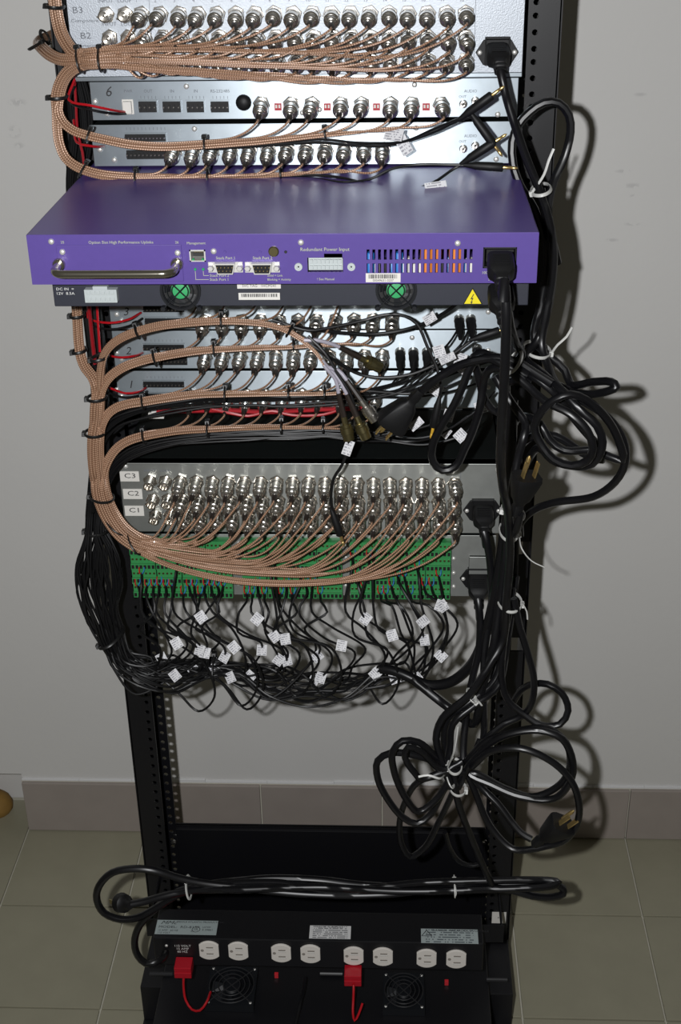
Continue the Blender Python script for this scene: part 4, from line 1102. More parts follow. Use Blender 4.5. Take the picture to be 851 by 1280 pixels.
o = wire([(270, 224, -.094), (330, 222, -.094), (380, 219, -.094), (425, 222, -.102), (470, 233, -.125), (508, 238, -.138), (540, 229, -.128), (567, 211, -.115), (582, 203, -.116)], .0014, 'black audio wire rising from the purple switch to a gold plug beside the second jack', group=Gp); barrel_plug(o, at(588, 197, -.117), two((588, 197, -.117), (614, 180, -.12)))
flag(at(545, 235, -.140), o, .022, .012, .2)
o = wire([(240, 226, -.092), (300, 225, -.092), (345, 222, -.092), (390, 223, -.095), (430, 228, -.118), (462, 224, -.11), (490, 211, -.11), (520, 206, -.115), (560, 206, -.115), (580, 206.5, -.116)], .0014, 'black audio wire lying along the purple switch edge to a straight gold plug', group=Gp); barrel_plug(o, at(594, 207, -.117), two((594, 207, -.117), (626, 209, -.12)))
# bundles running under the tan branches
def strands(n, st, R, r, label, group, ends, r0=3):
    g = random.Random(r0)
    for k in range(n):
        a = g.uniform(-1, 1) * R; b_ = g.uniform(-1, 1) * R
        S_ = [(x, y, Y, a * (1 + .3 * math.sin(i * 1.7 + k)), b_) for i, (x, y, Y) in enumerate(st)]
        P = lane(S_) + [at(*e) for e in ends[k % len(ends)]]
        q = MB(); q.tube(catmull(P, .007), r, 6); o = obj('audio_wire', q, M['wire']); tag(o, label[k] if isinstance(label, list) else label, 'wire', group)
        yield k, o, P
E1 = [[(490, 480, -.07), (500, 462, -.066), (501, 452, -.062)], [(505, 474, -.072), (516, 462, -.066), (518, 452, -.062)], [(515, 474, -.072), (530, 464, -.068), (534, 454, -.062)], [(520, 480, -.075), (545, 470, -.08), (575, 450, -.075), (595, 446, -.062)], [(505, 490, -.08), (535, 480, -.085), (580, 462, -.08), (612, 452, -.06)], [(510, 492, -.08), (545, 488, -.085), (590, 470, -.07)], [(520, 496, -.08), (560, 490, -.08), (600, 478, -.06)], [(500, 486, -.08), (520, 468, -.08), (560, 430, -.08), (572, 412, -.062)], [(505, 488, -.08), (530, 470, -.085), (575, 432, -.08), (585, 414, -.062)]]
RCAt = [(500, 440, YU), (516.5, 440, YU), (533.5, 440, YU), (596, 436, YU), None, None, None, (573.5, 399, YU), (588, 399, YU)]
LAB1 = ['thin black wire under the branch over unit 1, ending at the %s phono plug' % ordn(k) for k in range(4)] + ['thin black wire under the branch over unit 1, ending at the right rack post', 'thin black wire under the branch over unit 1, fading behind the tangled cords', 'thin black wire under the branch over unit 1, lowest into the tangled cords', 'thin black wire from the left phono plug of the pair on unit 3', 'thin black wire from the right phono plug of the pair on unit 3']
def rca(parent, p):
    Mx = frameM(p, (0, -1, -.25)); q = MB(); q.lathe([(.0, .0052), (.012, .0052), (.013, .0045), (.024, .0042), (.027, .003), (.036, .0018)], 12, Mx); c = obj('plug', q, M['plug'], parent)
    q = MB(); q.lathe([(-.004, .0058), (.001, .0058)], 12, Mx); obj('plug_collar', q, M['nickel'], c)
st1 = [(121, 560, -.08), (128, 545, -.085), (146, 527, -.088), (175, 514, -.088), (210, 507, -.088), (260, 502, -.088), (310, 499, -.088), (360, 498, -.087), (406, 497, -.085), (450, 494, -.082)]
for k, o, P in strands(9, st1, .0062, .0013, LAB1, 'thin black wires under the branch over unit 1', E1, 5):
    t = RCAt[k]
    if t: rca(o, at(*t) + np.array([0, -.004, 0]))
    if k in (3, 4, 5): flag(P[-2] - W_ * .006, o)
E0 = [[(492, 545, -.085), (520, 548, -.09), (555, 540, -.09), (585, 520, -.08)], [(490, 552, -.085), (530, 556, -.09), (575, 545, -.09), (600, 525, -.07)], [(495, 540, -.085), (525, 535, -.09), (560, 520, -.09), (575, 495, -.07)], [(490, 550, -.09), (515, 552, -.09), (545, 545, -.1), (600, 510, -.1), (618, 490, -.08)]]
LAB0 = ['thin black wire under the lowest tan branch, %s to enter the tangle at right' % ordn(k) for k in range(9)]
st0 = [(120, 640, -.09), (128, 610, -.095), (143, 582, -.096), (165, 565, -.096), (200, 553, -.096), (260, 545, -.096), (310, 543, -.096), (360, 541, -.094), (404, 540, -.092), (450, 543, -.09)]
for k, o, P in strands(9, st0, .0055, .0012, LAB0, 'thin black wires under the lowest branch', E0, 9):
    if k < 4: flag(P[-2] - W_ * .006, o)
    if k == 6: flag(at(520, 530, -.1), o, .016, .009, .7)
# wires crossing the middle tangle
o = wire([(362, 408, -.11), (400, 413, -.1), (440, 417, -.09), (471, 417.6, -.085), (507, 412, -.085), (535, 402, -.09), (560, 388, -.1), (580, 372, -.12)], .0019, 'black wire rising from the crest of the tan branch to behind the charcoal unit'); flag(at(537, 398, -.098), o, .014, .010, .5)
o = wire([(340, 400, -.112), (385, 413, -.115), (410, 410, -.11), (460, 399, -.1), (473, 395, -.1), (498, 393, -.1), (520, 404, -.1), (535, 436, -.11), (546, 461, -.12), (551, 485, -.125), (548, 500, -.125)], .0017, 'black wire arching over and dropping to a yellow-sleeved plug')
barrel_plug(o, at(547, 507, -.126), two((547, 507, -.126), (539, 545, -.126)), 'yellowsleeve', .024); flag(at(549, 439, -.115), o, .012, .012, .3)
o = wire([(350, 405, -.118), (383, 427, -.12), (402, 440, -.122), (425, 455, -.115), (450, 468, -.11), (479, 472, -.11), (516, 467, -.11), (554, 450, -.11), (575, 436, -.11), (590, 425, -.11)], .0018, 'black wire sagging from the tan branch to a barrel plug by the right post')
barrel_plug(o, at(600, 421, -.112), two((600, 421, -.112), (622, 414, -.112)), 'gold', .02); flag(at(559, 448, -.118), o, .018, .008, .45)
o = wire([(385, 420, -.13), (405, 440, -.135), (425, 472, -.138), (439, 495, -.14), (443.6, 521, -.14), (438, 545, -.142), (428, 580, -.148), (417, 598, -.15), (413.5, 625, -.15), (416, 640, -.15)], .0017, 'black wire hanging down across the sticker-marked unit to a thin gold-tipped plug')
barrel_plug(o, at(417.5, 646, -.15), two((417.5, 646, -.15), (427, 674, -.152)), 'gold', .022); flag(at(435, 560, -.147), o, .010, .016, -.35)
for x, y, lab in ((455, 452, 0), (490, 520, 1)): pass

# red wires and the red strap
Gr = 'red and black power wires of the units'
def rb(px0, py0, px1, py1, Y, lab, sag, m='red', start=None):
    st = (start or []) + [(px0, py0, Y - .03), ((px0 * .6 + px1 * .4), py0 * .6 + py1 * .4 + sag, Y - .04), (px0 * .25 + px1 * .75, py0 * .25 + py1 * .75 + sag * .8, Y - .03), (px1, py1, Y - .005)]
    return wire(st, .0013, lab, 'power_wire', m, 'wire', Gr)
rb(86, 125, 156, 140, YP, 'red power wire to the white connector of the unit marked 6', 1, start=[(93, 100, -.06)]); rb(88, 128, 157, 142, YP, 'black power wire to the white connector of the unit marked 6', 4, 'wire', [(95, 104, -.05)])
rb(96, 178, 130, 183, YP, 'red power wire crossing left of the unit above the purple switch', 2, start=[(92, 150, -.05)])
rb(110, 397, 176, 391, YU, 'red power wire looping under the topmost numbered plate below the charcoal unit', 9, start=[(111, 384, -.06)]); rb(112, 404, 178, 398, YU, 'black power wire looping under the topmost numbered plate below the charcoal unit', 10, 'wire', [(111, 386, -.05)])
rb(136, 444, 178, 441, YU, 'red power wire looping under the middle numbered plate', 4, start=[(122, 436, -.06)]); rb(140, 486, 182, 485, YU, 'red power wire looping under the lowest numbered plate', 6, start=[(125, 480, -.06)])
rb(138, 492, 184, 489, YU, 'black power wire looping under the lowest numbered plate', 6, 'wire', [(125, 485, -.055)])
q = MB(); P = pxpath([(93, 95, -.052), (95, 130, -.056), (97, 165, -.058), (103, 190, -.06), (106, 215, -.06)], .01)
for a, c in zip(P[:-1], P[1:]): pass
q.tube(P, .0034, 6, flat=.4); o = obj('red_strap', q, M['velcro']); tag(o, 'red strap running down behind the trunk beside the units above the purple switch', 'strap')
q = MB(); q.tube(pxpath([(110, 372, -.074), (113, 400, -.078), (116, 430, -.084), (119, 455, -.088)], .01), .0058, 6, flat=.35); o = obj('red_strap', q, M['velcro']); tag(o, 'broad red strap hanging below the charcoal unit beside the small tan bundle', 'strap')
q = MB(); q.tube(pxpath([(121, 376, -.074), (123, 410, -.078), (125, 440, -.084)], .01), .0014, 6); o = obj('power_wire', q, M['red']); tag(o, 'single red wire beside the broad red strap', 'wire')
yb_ = at(380, 514, -.02)[2]
q = MB(); q.tube(pxpath([(196, 514, -.055), (240, 513.5, -.055), (285, 513, -.055), (330, 515, -.055), (400, 512, -.055), (455, 510, -.055)], .008), .0044, 6, flat=.5); o = obj('red_strap', q, M['velcro']); tag(o, 'red strap stretched level between the two lowest tan branches', 'strap')
q = MB(); q.tube(pxpath([(265, 512, -.065), (290, 517, -.068), (310, 520, -.068), (340, 514, -.066), (365, 519, -.066), (405, 518, -.066), (430, 510, -.06)], .006), .0016, 6); o = obj('power_wire', q, M['red']); tag(o, 'red wire wandering over the level red strap', 'wire')
a, c = at(186, 514, -.05), at(206, 521, -.05); q = MB(); q.box(a[0], c[0], -.056, -.05, c[2], a[2]); q.box(a[0] + .004, c[0] - .004, -.058, -.05, a[2], a[2] + .003); o = obj('strap_bracket', q, M['white'], smooth=0, bevel=.0006); tag(o, 'small white bracket at the left end of the level red strap', 'bracket')

# ------------------------------------------------------------------ power plugs and cords
def tapered(q, p, d, secs, up=(0, 0, 1)):      # secs: (t, half width, half height), rounded rectangle sections along d
    Mx = frameM(p, d, up); n = 12; V = []
    for t, w, h in secs:
        for k in range(n):
            a = 2 * math.pi * (k + .5) / n; ca, sa = math.cos(a), math.sin(a)
            V.append(Mx @ Vector((w * math.copysign(abs(ca) ** .5, ca), h * math.copysign(abs(sa) ** .5, sa), t)))
    F = []
    for i in range(len(secs) - 1):
        for k in range(n): F.append((i * n + k, i * n + (k + 1) % n, (i + 1) * n + (k + 1) % n, (i + 1) * n + k))
    F.append(tuple(reversed(range(n)))); F.append(tuple((len(secs) - 1) * n + k for k in range(n)))
    q.add([tuple(v) for v in V], F)
def iec_plug(parent, p, d=(0, -1, -.25)):
    q = MB(); tapered(q, p, d, [(t * .8, w, h) for t, w, h in [(-.010, .0112, .0080), (.010, .0118, .0085), (.016, .0112, .0080), (.020, .0085, .0065), (.024, .0062, .0060), (.030, .0060, .0060), (.031, .0050, .0050), (.034, .0050, .0050), (.035, .0058, .0058), (.038, .0058, .0058), (.039, .0046, .0046), (.044, .0044, .0044)]])
    c = obj('plug', q, M['plug'], parent, smooth=35)
    q = MB(); Mx = frameM(p, d)
    for k in range(5):
        pp = Mx @ Vector((0, .0087, -.002 + k * .0028)); q.obox(pp, Mx.to_3x3() @ Vector((.007, 0, 0)), Mx.to_3x3() @ Vector((0, .0005, 0)), Mx.to_3x3() @ Vector((0, 0, .0007)))
    obj('grip_rib', q, M['plug'], c, smooth=0)
    return np.array(p) + np.array(Vector(d).normalized()) * .043
def cord(pts, label, r=.0041, plug=None, plug_d=(0, -1, -.25), group=None, step=.007, m='cord'):
    W3 = [at(*p) for p in pts]
    if plug is not None:
        dd = np.array(Vector(plug_d).normalized()); e = np.asarray(plug) + dd * .0345
        W3 = [e, e + dd * .012] + W3
    q = MB(); q.tube(catmull(W3, step), r, 9); o = obj('power_cable', q, M[m]); tag(o, label, 'power cord', group)
    if plug is not None: iec_plug(o, plug, plug_d)
    return o
def mains_plug(parent, p, d, up, s=1.0):
    """grounded plug body at p, prongs towards d"""
    d = np.asarray(d) / np.linalg.norm(d); q = MB()
    tapered(q, p, d, [(-.044 * s, .0042, .0042), (-.034 * s, .0055, .0055), (-.032 * s, .0048, .0048), (-.028 * s, .0058, .0058), (-.024 * s, .0088 * s, .0080 * s), (-.006 * s, .0140 * s, .0110 * s), (0, .0150 * s, .0120 * s), (.003, .0145 * s, .0115 * s)], up)
    c = obj('plug', q, M['plug'], parent, smooth=35)
    Mx = frameM(p, d, up); R3 = Mx.to_3x3()
    for s_ in (-1, 1):
        q = MB(); q.obox(Mx @ Vector((s_ * .0063, .002, .011)), R3 @ Vector((.0008, 0, 0)), R3 @ Vector((0, .0031, 0)), R3 @ Vector((0, 0, .009))); obj('prong', q, M['gold'], c, smooth=0, bevel=.0004)
    q = MB(); q.lathe([(.002, .0023), (.019, .0023), (.022, .0010)], 10, Mx @ Matrix.Translation((0, -.0065, 0))); obj('prong', q, M['gold'], c)
# right hand bundle
cord([(626, 92, -.115), (633, 122, -.118), (644, 158, -.12), (658, 198, -.122), (673, 235, -.125), (686, 275, -.128), (692, 315, -.13), (690, 352, -.132), (683, 392, -.134), (677, 430, -.136), (684, 455, -.15), (701, 487, -.185), (731.6, 503, -.2), (760, 522, -.21), (778.6, 550, -.21), (781, 579, -.205), (769, 602, -.195), (741, 621, -.18), (694, 628, -.16), (668, 637, -.145), (650, 655, -.135), (638, 700, -.13), (630, 760, -.135), (626, 810, -.14), (616, 850, -.16)], 'black power cord plugged into the silver panel, sweeping widest round the coil', .0042, cB + np.array([0, -.012, 0]), (.04, -1, -.38))
cord([(679, 300, -.115), (668, 262, -.112), (650, 232, -.108), (641, 205, -.104), (640, 178, -.1), (647, 157, -.098), (662, 140, -.097), (680, 128.5, -.097), (698, 129, -.097), (711, 144, -.097), (713, 165, -.098), (706, 195, -.1), (692, 228, -.108), (685, 262, -.116), (689, 300, -.12), (691, 340, -.124), (684, 390, -.13), (670, 428, -.134), (655, 445, -.15), (677.5, 466, -.185), (701, 487, -.215), (722, 510, -.23), (746, 532, -.235), (753, 553, -.235), (746, 574, -.23), (731.6, 583, -.22), (706, 581, -.21), (690, 575, -.2), (675, 560, -.18), (660, 575, -.15), (648, 610, -.14), (645, 660, -.13), (640, 720, -.13)], 'black power cord making the open loop beside the top right rack post', .0042)
cord([(697, 330, -.108), (688, 290, -.11), (680, 255, -.112), (676, 236, -.112), (683, 275, -.11), (684, 330, -.11), (676, 380, -.112), (668, 425, -.12), (689, 447, -.13), (706, 463, -.14), (713, 480, -.15), (741, 477.5, -.18), (764, 477.5, -.2), (771, 483, -.205), (760, 489, -.2), (734, 493, -.18), (713, 489, -.16), (694, 480, -.15), (668, 470, -.15)], 'black power cord with the flat loop jutting right beside the post', .0042)
cord([(640, 466, -.2), (660, 483, -.21), (680, 501, -.225), (713, 517.5, -.24), (734, 539, -.245), (741, 560, -.245), (734, 576, -.24), (715, 582, -.235), (692, 574, -.23), (673, 550, -.225), (668, 532, -.225), (677.6, 513, -.23), (694, 499, -.235), (712, 493, -.235), (733, 500, -.23), (757, 522, -.225), (772, 548, -.22), (778, 575, -.215), (762, 571, -.21), (742, 563, -.2), (705, 563, -.2), (687, 550, -.195), (675, 530, -.19), (655, 520, -.17), (642, 530, -.15), (640, 590, -.145), (644, 680, -.135), (642, 740, -.135)], 'black power cord coiled into the round loop at the middle of the right post', .0042)
c3 = cord([(630, 352, -.345), (632.5, 385, -.348), (632, 430, -.345), (630, 480, -.335), (627, 530, -.32), (625.5, 575, -.3), (629, 612, -.27), (636, 650, -.23), (637, 700, -.2), (633, 750, -.19), (628, 800, -.18), (612, 830, -.19), (587, 868, -.2), (553, 898, -.205), (545, 924, -.21), (552, 950, -.215), (564, 985, -.22)], 'black power cord hanging straight down from the purple switch inlet', .0044, np.array([(pi_[0][0] + pi_[1][0]) / 2, YF - .012, (pi_[0][2] + pi_[1][2]) / 2 - .002]), (0, -1, -.42))
cord([(633, 380, -.285), (637, 405, -.26), (645, 430, -.2), (652, 444, -.17), (647, 454, -.18), (670.5, 473, -.2), (692, 490, -.205), (715, 520, -.205), (736, 545, -.2), (750, 560, -.195), (752, 575, -.19), (735, 570, -.185), (694, 545, -.18), (668, 545, -.17), (650, 560, -.15), (648, 620, -.14), (650, 670, -.13)], 'black power cord from the charcoal unit inlet, half hidden behind the straight one', .0042, np.array([*(at(626, 370, YD - .012))]), (.05, -1, -.5))
# plug with brass prongs at the right post
o = cord([(618, 470, -.17), (640, 505, -.18), (657, 530, -.19), (655, 545, -.2), (648, 570, -.2), (641, 605, -.205), (638, 640, -.21), (639, 664, -.215), (643, 667, -.22), (647, 655, -.228), (650, 642, -.232)], 'black power cord ending in the brass-pronged plug beside the sticker-marked unit', .0042)
mains_plug(o, at(658, 598, -.235), two((652, 620, -.235), (667, 572, -.24)), (0.4, -.9, .2), 1.0)
# big dark plug and cord crossing the middle
o = cord([(516, 500, -.16), (529, 487, -.165), (545, 474, -.17), (573, 457, -.175), (600, 449.5, -.18), (622, 447, -.185), (645, 452, -.19), (668, 466, -.2), (690, 480, -.21)], 'black power cord crossing from the tangle to a fat dark plug hanging mid rack', .0044)
mains_plug(o, at(490, 528, -.155), two((516, 500, -.16), (489, 530, -.152)), (.3, -.9, .3), 1.15)
cord([(660, 470, -.2), (628, 455, -.19), (606, 447, -.18), (590, 455, -.175), (580, 478, -.175), (568, 505, -.175), (550, 535, -.172), (540, 558, -.17), (541, 577, -.17), (553, 588, -.17), (569, 583, -.17), (580, 562, -.17), (590, 540, -.17), (600, 508, -.17), (604, 480, -.17), (612, 462, -.18), (630, 460, -.19), (662, 480, -.2)], 'black power cord making the long drooping loop left of the right post', .0043)
cord([(650, 468, -.17), (625, 452, -.165), (604, 441, -.16), (592, 446, -.155), (598, 470, -.15), (606, 500, -.15), (620, 515, -.15), (632, 500, -.155), (634, 478, -.16), (650, 476, -.17)], 'black power cord making the small tight loop beside the straight hanging cord', .0042)
# sticker unit and terminal unit cords
cord([(606, 668, -.15), (611, 692, -.15), (614, 725, -.15), (614, 760, -.152), (609, 790, -.155), (605.5, 815, -.16), (604, 860, -.17), (603.6, 925, -.18), (596, 945, -.19), (585, 966, -.2), (613, 981, -.21), (650, 996, -.22), (693, 998, -.225), (716, 966, -.23), (703, 924, -.23), (673, 913, -.225), (628, 920.5, -.22), (590, 951, -.21), (572, 985, -.21)], 'black power cord from the sticker-marked unit, falling into the lower coil', .0042, cC + np.array([0, -.012, 0]), (.02, -1, -.35))
cord([(598, 752, -.145), (600, 775, -.148), (598, 815, -.155), (590, 850, -.165), (582, 900, -.18), (581, 951, -.2), (605.5, 928, -.21), (650.6, 913, -.215), (684.5, 911, -.22), (707, 928, -.22), (712.7, 954, -.22), (699.5, 981, -.215), (665.7, 996, -.21), (628, 984.5, -.205), (590, 966, -.2), (572, 975, -.2)], 'black power cord from the green terminal unit, falling into the lower coil', .0042, cG + np.array([0, -.012, -.002]), (.0, -1, -.55))
# lower coil
K = 'loops of the lower cord coil'
cord([(640, 740, -.14), (632, 790, -.15), (618, 850, -.17), (590, 875, -.185), (560, 898, -.19), (554.7, 928, -.195), (564, 962, -.2), (530, 947, -.21), (489, 941, -.215), (472, 951, -.215), (472, 973, -.215), (485, 999.5, -.215), (504, 1022, -.215), (521, 1029.6, -.215), (538, 1018, -.21), (556.6, 984, -.205), (572, 968, -.2)], 'black power cord making the lower coil loop that reaches furthest left', .0041)
cord([(645, 720, -.14), (634, 800, -.155), (622, 858, -.175), (595, 880, -.19), (566, 905, -.2), (562, 935, -.205), (556.6, 954, -.21), (523, 928, -.225), (503, 926, -.228), (491, 939, -.23), (493, 966, -.23), (508, 999.5, -.228), (523, 1014.5, -.225), (545, 999.5, -.22), (562, 975, -.215), (576, 960, -.21)], 'black power cord making the second lower coil loop from the left', .0041)
cord([(578, 952, -.22), (553, 962, -.225), (525, 939, -.235), (509.6, 934, -.237), (506, 947, -.237), (519, 967, -.235), (527, 974, -.232), (556, 964, -.225), (580, 966, -.22)], 'black power cord making the smallest loop of the lower coil', .0038)
cord([(574, 960, -.18), (556.6, 967.5, -.18), (523, 977, -.175), (506, 1003, -.17), (499, 1033, -.165), (503, 1058, -.16), (513, 1071, -.158), (530, 1060, -.16), (549, 1026, -.17), (566, 990, -.18), (574, 970, -.185)], 'black power cord making the lower coil loop that hangs lowest before the blank panel', .0039)
o = cord([(600, 925, -.2), (588, 958, -.21), (613, 939, -.225), (650.6, 935.6, -.235), (688, 951, -.24), (714.5, 977, -.243), (724, 1011, -.243), (718, 1037, -.24), (703, 1052, -.235), (681, 1058, -.23), (662, 1062, -.228), (640, 1061, -.222), (612, 1032, -.21), (592, 985, -.2), (580, 960, -.2)], 'black power cord making the outermost right loop round the lying plug', .0041)
o = cord([(575, 945, -.19), (586.7, 966, -.2), (602, 985, -.205), (620.5, 1003, -.215), (650.6, 1041, -.232), (664, 1049, -.236)], 'black power cord ending in the three-pronged plug at the lower right', .0041)
mains_plug(o, at(702, 1031, -.24), two((672, 1052, -.236), (706, 1028, -.245)), (.5, -.8, .4), 1.1)
cord([(566, 960, -.215), (571.6, 999.5, -.215), (579, 1022, -.21), (588, 1045, -.2), (601.7, 1078.5, -.19), (612, 1100, -.18), (619, 1113, -.175)], 'black power cord dropping from the lower coil to the foot cord', .0041)
cord([(641, 735, -.16), (636, 765, -.165), (630, 800, -.17), (627, 850, -.175), (635, 876, -.18), (655, 893, -.185), (675, 906, -.19), (699.5, 905.5, -.19), (710, 888, -.187), (702, 866, -.18), (684, 855, -.175), (667, 855, -.165), (652, 862, -.15), (640, 880, -.14)], 'black power cord making the loop right of the post above the lower coil', .0040)
cord([(642, 748, -.185), (650, 785, -.188), (659, 815, -.19), (667, 848, -.19), (664, 880, -.186), (652, 895, -.18), (630, 905, -.18), (605, 925, -.185)], 'black power cord bowed out like a handle below the lowest white tie', .0040)
# thick sleeved snake from the wires to the right
q = MB(); q.tube(pxpath([(476, 836, -.11), (490, 838, -.115), (504, 843, -.12), (534, 856, -.13), (562, 853, -.138), (588, 832, -.145), (604, 800, -.15), (617, 752, -.155), (626, 700, -.155), (634, 640, -.155), (638, 560, -.16), (640, 500, -.165)], .007), .0062, 10)
tag(obj('sleeved_cable', q, M['cord']), 'thick black sleeved cable curving up right from the flagged wires', 'cable')
cord([(515, 849, -.13), (534, 864, -.14), (553, 879, -.15), (572, 893, -.16), (585, 903, -.17), (593, 905, -.175), (597, 893, -.178), (602, 860, -.18), (612, 830, -.18), (618, 800, -.178), (624, 755, -.17), (632, 690, -.165), (636, 630, -.16)], 'stiff black cable with a sharp elbow above the lower coil', .0050)
# white ties on the cords
Wt = 'white ties on the black cords'
tie(676, 237, -.117, 75, 13, .022, 'white tie with a long upright tail on the cords beside the purple switch', True, 1, [(680, 218, -.13), (686, 200, -.13), (692, 186, -.128)], Wt)
tie(671, 437, -.128, 98, 17, .024, 'white tie with a long tail pointing up right above the middle coil', True, -1, [(697, 431, -.14), (708, 421, -.14), (715, 409, -.14)], Wt)
tie(643, 452, -.2, 40, 14, .018, 'white tie standing nearly upright beside the straight hanging cord', True, 1, None, Wt)
tie(636, 664, -.17, 92, 12, .022, 'white tie with the tail pointing down right beside the sticker-marked unit', True, -1, [(652, 686, -.2), (664, 701, -.2), (680, 709, -.2)], Wt)
tie(637, 752, -.17, 92, 15, .022, 'white tie with a short hooked tail below the terminal unit', True, -1, [(653, 755, -.19), (658, 764, -.19), (659, 774, -.19)], Wt)
tie(641, 640, -.19, 105, 15, .02, 'faint white tie round the cords beside the brass-pronged plug', True, 1, None, Wt, r=.0008)
tie(572, 985, -.215, 95, 10, .014, 'white tie at the waist of the lower coil', True, -1, None, Wt)
tie(568, 958, -.22, 92, 9, .014, 'white tie with a tall straight tail above the lower coil', True, 1, [(567, 940, -.245), (570, 925, -.245), (572, 908, -.24)], Wt)
tie(562, 972, -.215, 150, 9, .014, 'white tie whose tail points left across the lower coil loops', True, 1, [(548, 973, -.245), (535, 969, -.245), (523, 971, -.245)], Wt)
tie(589, 870, -.19, 135, 8, .010, 'white tie on the strands curving into the lower coil', True, -1, [(598, 877, -.2), (602, 882, -.2)], Wt)

# ------------------------------------------------------------------ power strip at the foot
YS = -.15
sx0, sx1 = at(193, 1190, YS)[0], at(604, 1190, YS)[0]
sz1 = (at(193, 1171, YS)[2] + at(603, 1181, YS)[2]) / 2; sz0 = sz1 - .048; ysb = YS + .052
ps = thing('power_strip', 'long black power strip with eight white outlets across the foot of the rack', 'power strip', ((sx0 + sx1) / 2, YS, sz0))
q = MB(); q.box(sx0, sx1, YS, ysb, sz0, sz1); obj('housing', q, M['rack'], ps, smooth=0, bevel=.0012)
for s, xa in ((-1, sx0), (1, sx1)):
    q = MB(); xb = s * .2405
    q.box(min(xa, xb), max(xa, xb), ysb - .002, ysb, sz0, sz0 + .03); q.box(min(xb, s * .2385), max(xb, s * .2385), ysb - .001, -.0005, sz0, sz0 + .012); obj('mounting_bracket', q, M['rack'], ps, smooth=0)
# outlets
def outlet(px, py):
    c = at(px, py, YS); q = MB(); w, h, cc = .0138, .0170, .0070
    w_, h_ = w, h
    pts = []
    for a in np.linspace(-50, 50, 9): pts.append((c[0] + h_ * math.sin(math.radians(a)) * .99, c[2] + h_ * (math.cos(math.radians(a)) * 1.0) - .0012))
    top = [(x, z) for x, z in pts]
    outl = [(min(max(x, c[0] - w_), c[0] + w_), z) for x, z in top][::-1] + [(min(max(2 * c[0] - x, c[0] - w_), c[0] + w_), 2 * c[2] - z) for x, z in top][::-1]
    q.prism(outl, YS - .0032, YS)
    o = obj('outlet', q, M['outlet'], ps, smooth=0, bevel=.0008)
    q = MB()
    for dz in (-.0050, .0062): 
        q.box(c[0] - .0035, c[0] + .0058, YS - .0036, YS - .0030, c[2] + dz - .0012, c[2] + dz + .0010)
    q.lathe([(0, .0022), (.0004, .0022)], 10, frameM((c[0] - .0088, YS - .0031, c[2] + .0008), (0, -1, 0)))
    obj('outlet_slot', q, M['slotgrey'], o, smooth=0)
    q = MB()
    for dz in (-.0050, .0062): q.box(c[0] - .0040, c[0] + .0063, YS - .0042, YS - .0030, c[2] + dz - .0034, c[2] + dz - .0012)
    obj('slot_shutter', q, M['white'], o, smooth=0, bevel=.0004)
for x, y in ((261.5, 1186.5), (298, 1187.5), (351.5, 1190), (388, 1191), (442, 1193.5), (478.5, 1194.5), (533, 1196.5), (570, 1197.5)): outlet(x, y)
def toplabel(x0, y0, x1, y1, mm, nm, lab):
    a, c = atz(x0, y0, sz1), atz(x1, y1, sz1); z = sz1
    q = MB(); ya, yb2 = c[1], a[1]; e = .0004
    q.quad((a[0], ya, z + e), (c[0], ya, z + e), (c[0], yb2, z + e), (a[0], yb2, z + e)); q.box(a[0], c[0], ya, yb2, z, z + e * .9)
    o = obj(nm, q, M[mm], ps, smooth=0, label=lab); return o, (a[0], c[0], ya, yb2, z + .0006)
o, (xa, xb, ya, yb2, z) = toplabel(197, 1150, 270, 1169, 'silverlabel', 'rating_label', 'silver rating label with black print')
def flat(s, u, v, size, al='LEFT', sx=1.0, sh=0.0): text(s, size, (xa + (xb - xa) * u, ya + (yb2 - ya) * v, z), M['ink'], o, rot=(0, 0, 0), align=al, sx=sx, shear=sh)
flat('MMc', .06, .80, .0082, sx=1.3, sh=.4); flat('MIDDLE ATLANTIC PRODUCTS INC', .32, .87, .0042, sx=.95); flat('MODEL:  RD-815R', .04, .50, .0056, sx=1.25); flat('15 AMP   60 HZ', .04, .26, .0040); flat('115 VOLT', .04, .09, .0040)
flat('UL', .66, .36, .0052, 'CENTER'); flat('LISTED', .76, .52, .0036); flat('E 59861', .76, .33, .0044); flat('C', .58, .22, .0044)
q = MB(); q.tube([(xa + (xb - xa) * .66 + .0052 * math.cos(t), ya + (yb2 - ya) * .36 + .0046 * math.sin(t), z) for t in np.linspace(0, 2 * math.pi, 22, endpoint=False)], .0004, 4, True); obj('listing_ring', q, M['ink'], o, smooth=0)
o, (xa, xb, ya, yb2, z) = toplabel(387.5, 1157, 438, 1174, 'fineprint', 'notice_label', 'white notice label in fine print')
flat('NOTE - WARNING', .5, .88, .0040, 'CENTER')
o, (xa, xb, ya, yb2, z) = toplabel(526, 1161, 598, 1180, 'silverprint', 'danger_label', 'silver danger label')
flat('DANGER HAZARDOUS VOLTAGE', .20, .88, .0048, sx=1.02)
q = MB(); tx, ty = xa + (xb - xa) * .10, ya + (yb2 - ya) * .62
for t0, t1 in ((90, 210), (210, 330), (330, 450)): q.tube([(tx + .0075 * math.cos(math.radians(t)), ty + .0068 * math.sin(math.radians(t)), z) for t in (t0, t1)], .0005, 4)
obj('danger_triangle', q, M['ink'], o, smooth=0); text('!', .006, (tx, ty, z), M['ink'], o, rot=(0, 0, 0))
for k, s in enumerate(('115 VOLT', '15 AMP', '60 HZ')): text(s, .0052, at(228, 1182.5 + 3.6 * k, YS - .0004), M['whiteink'], ps)
screw(at(208, 1182, YS), ps, .6, None)
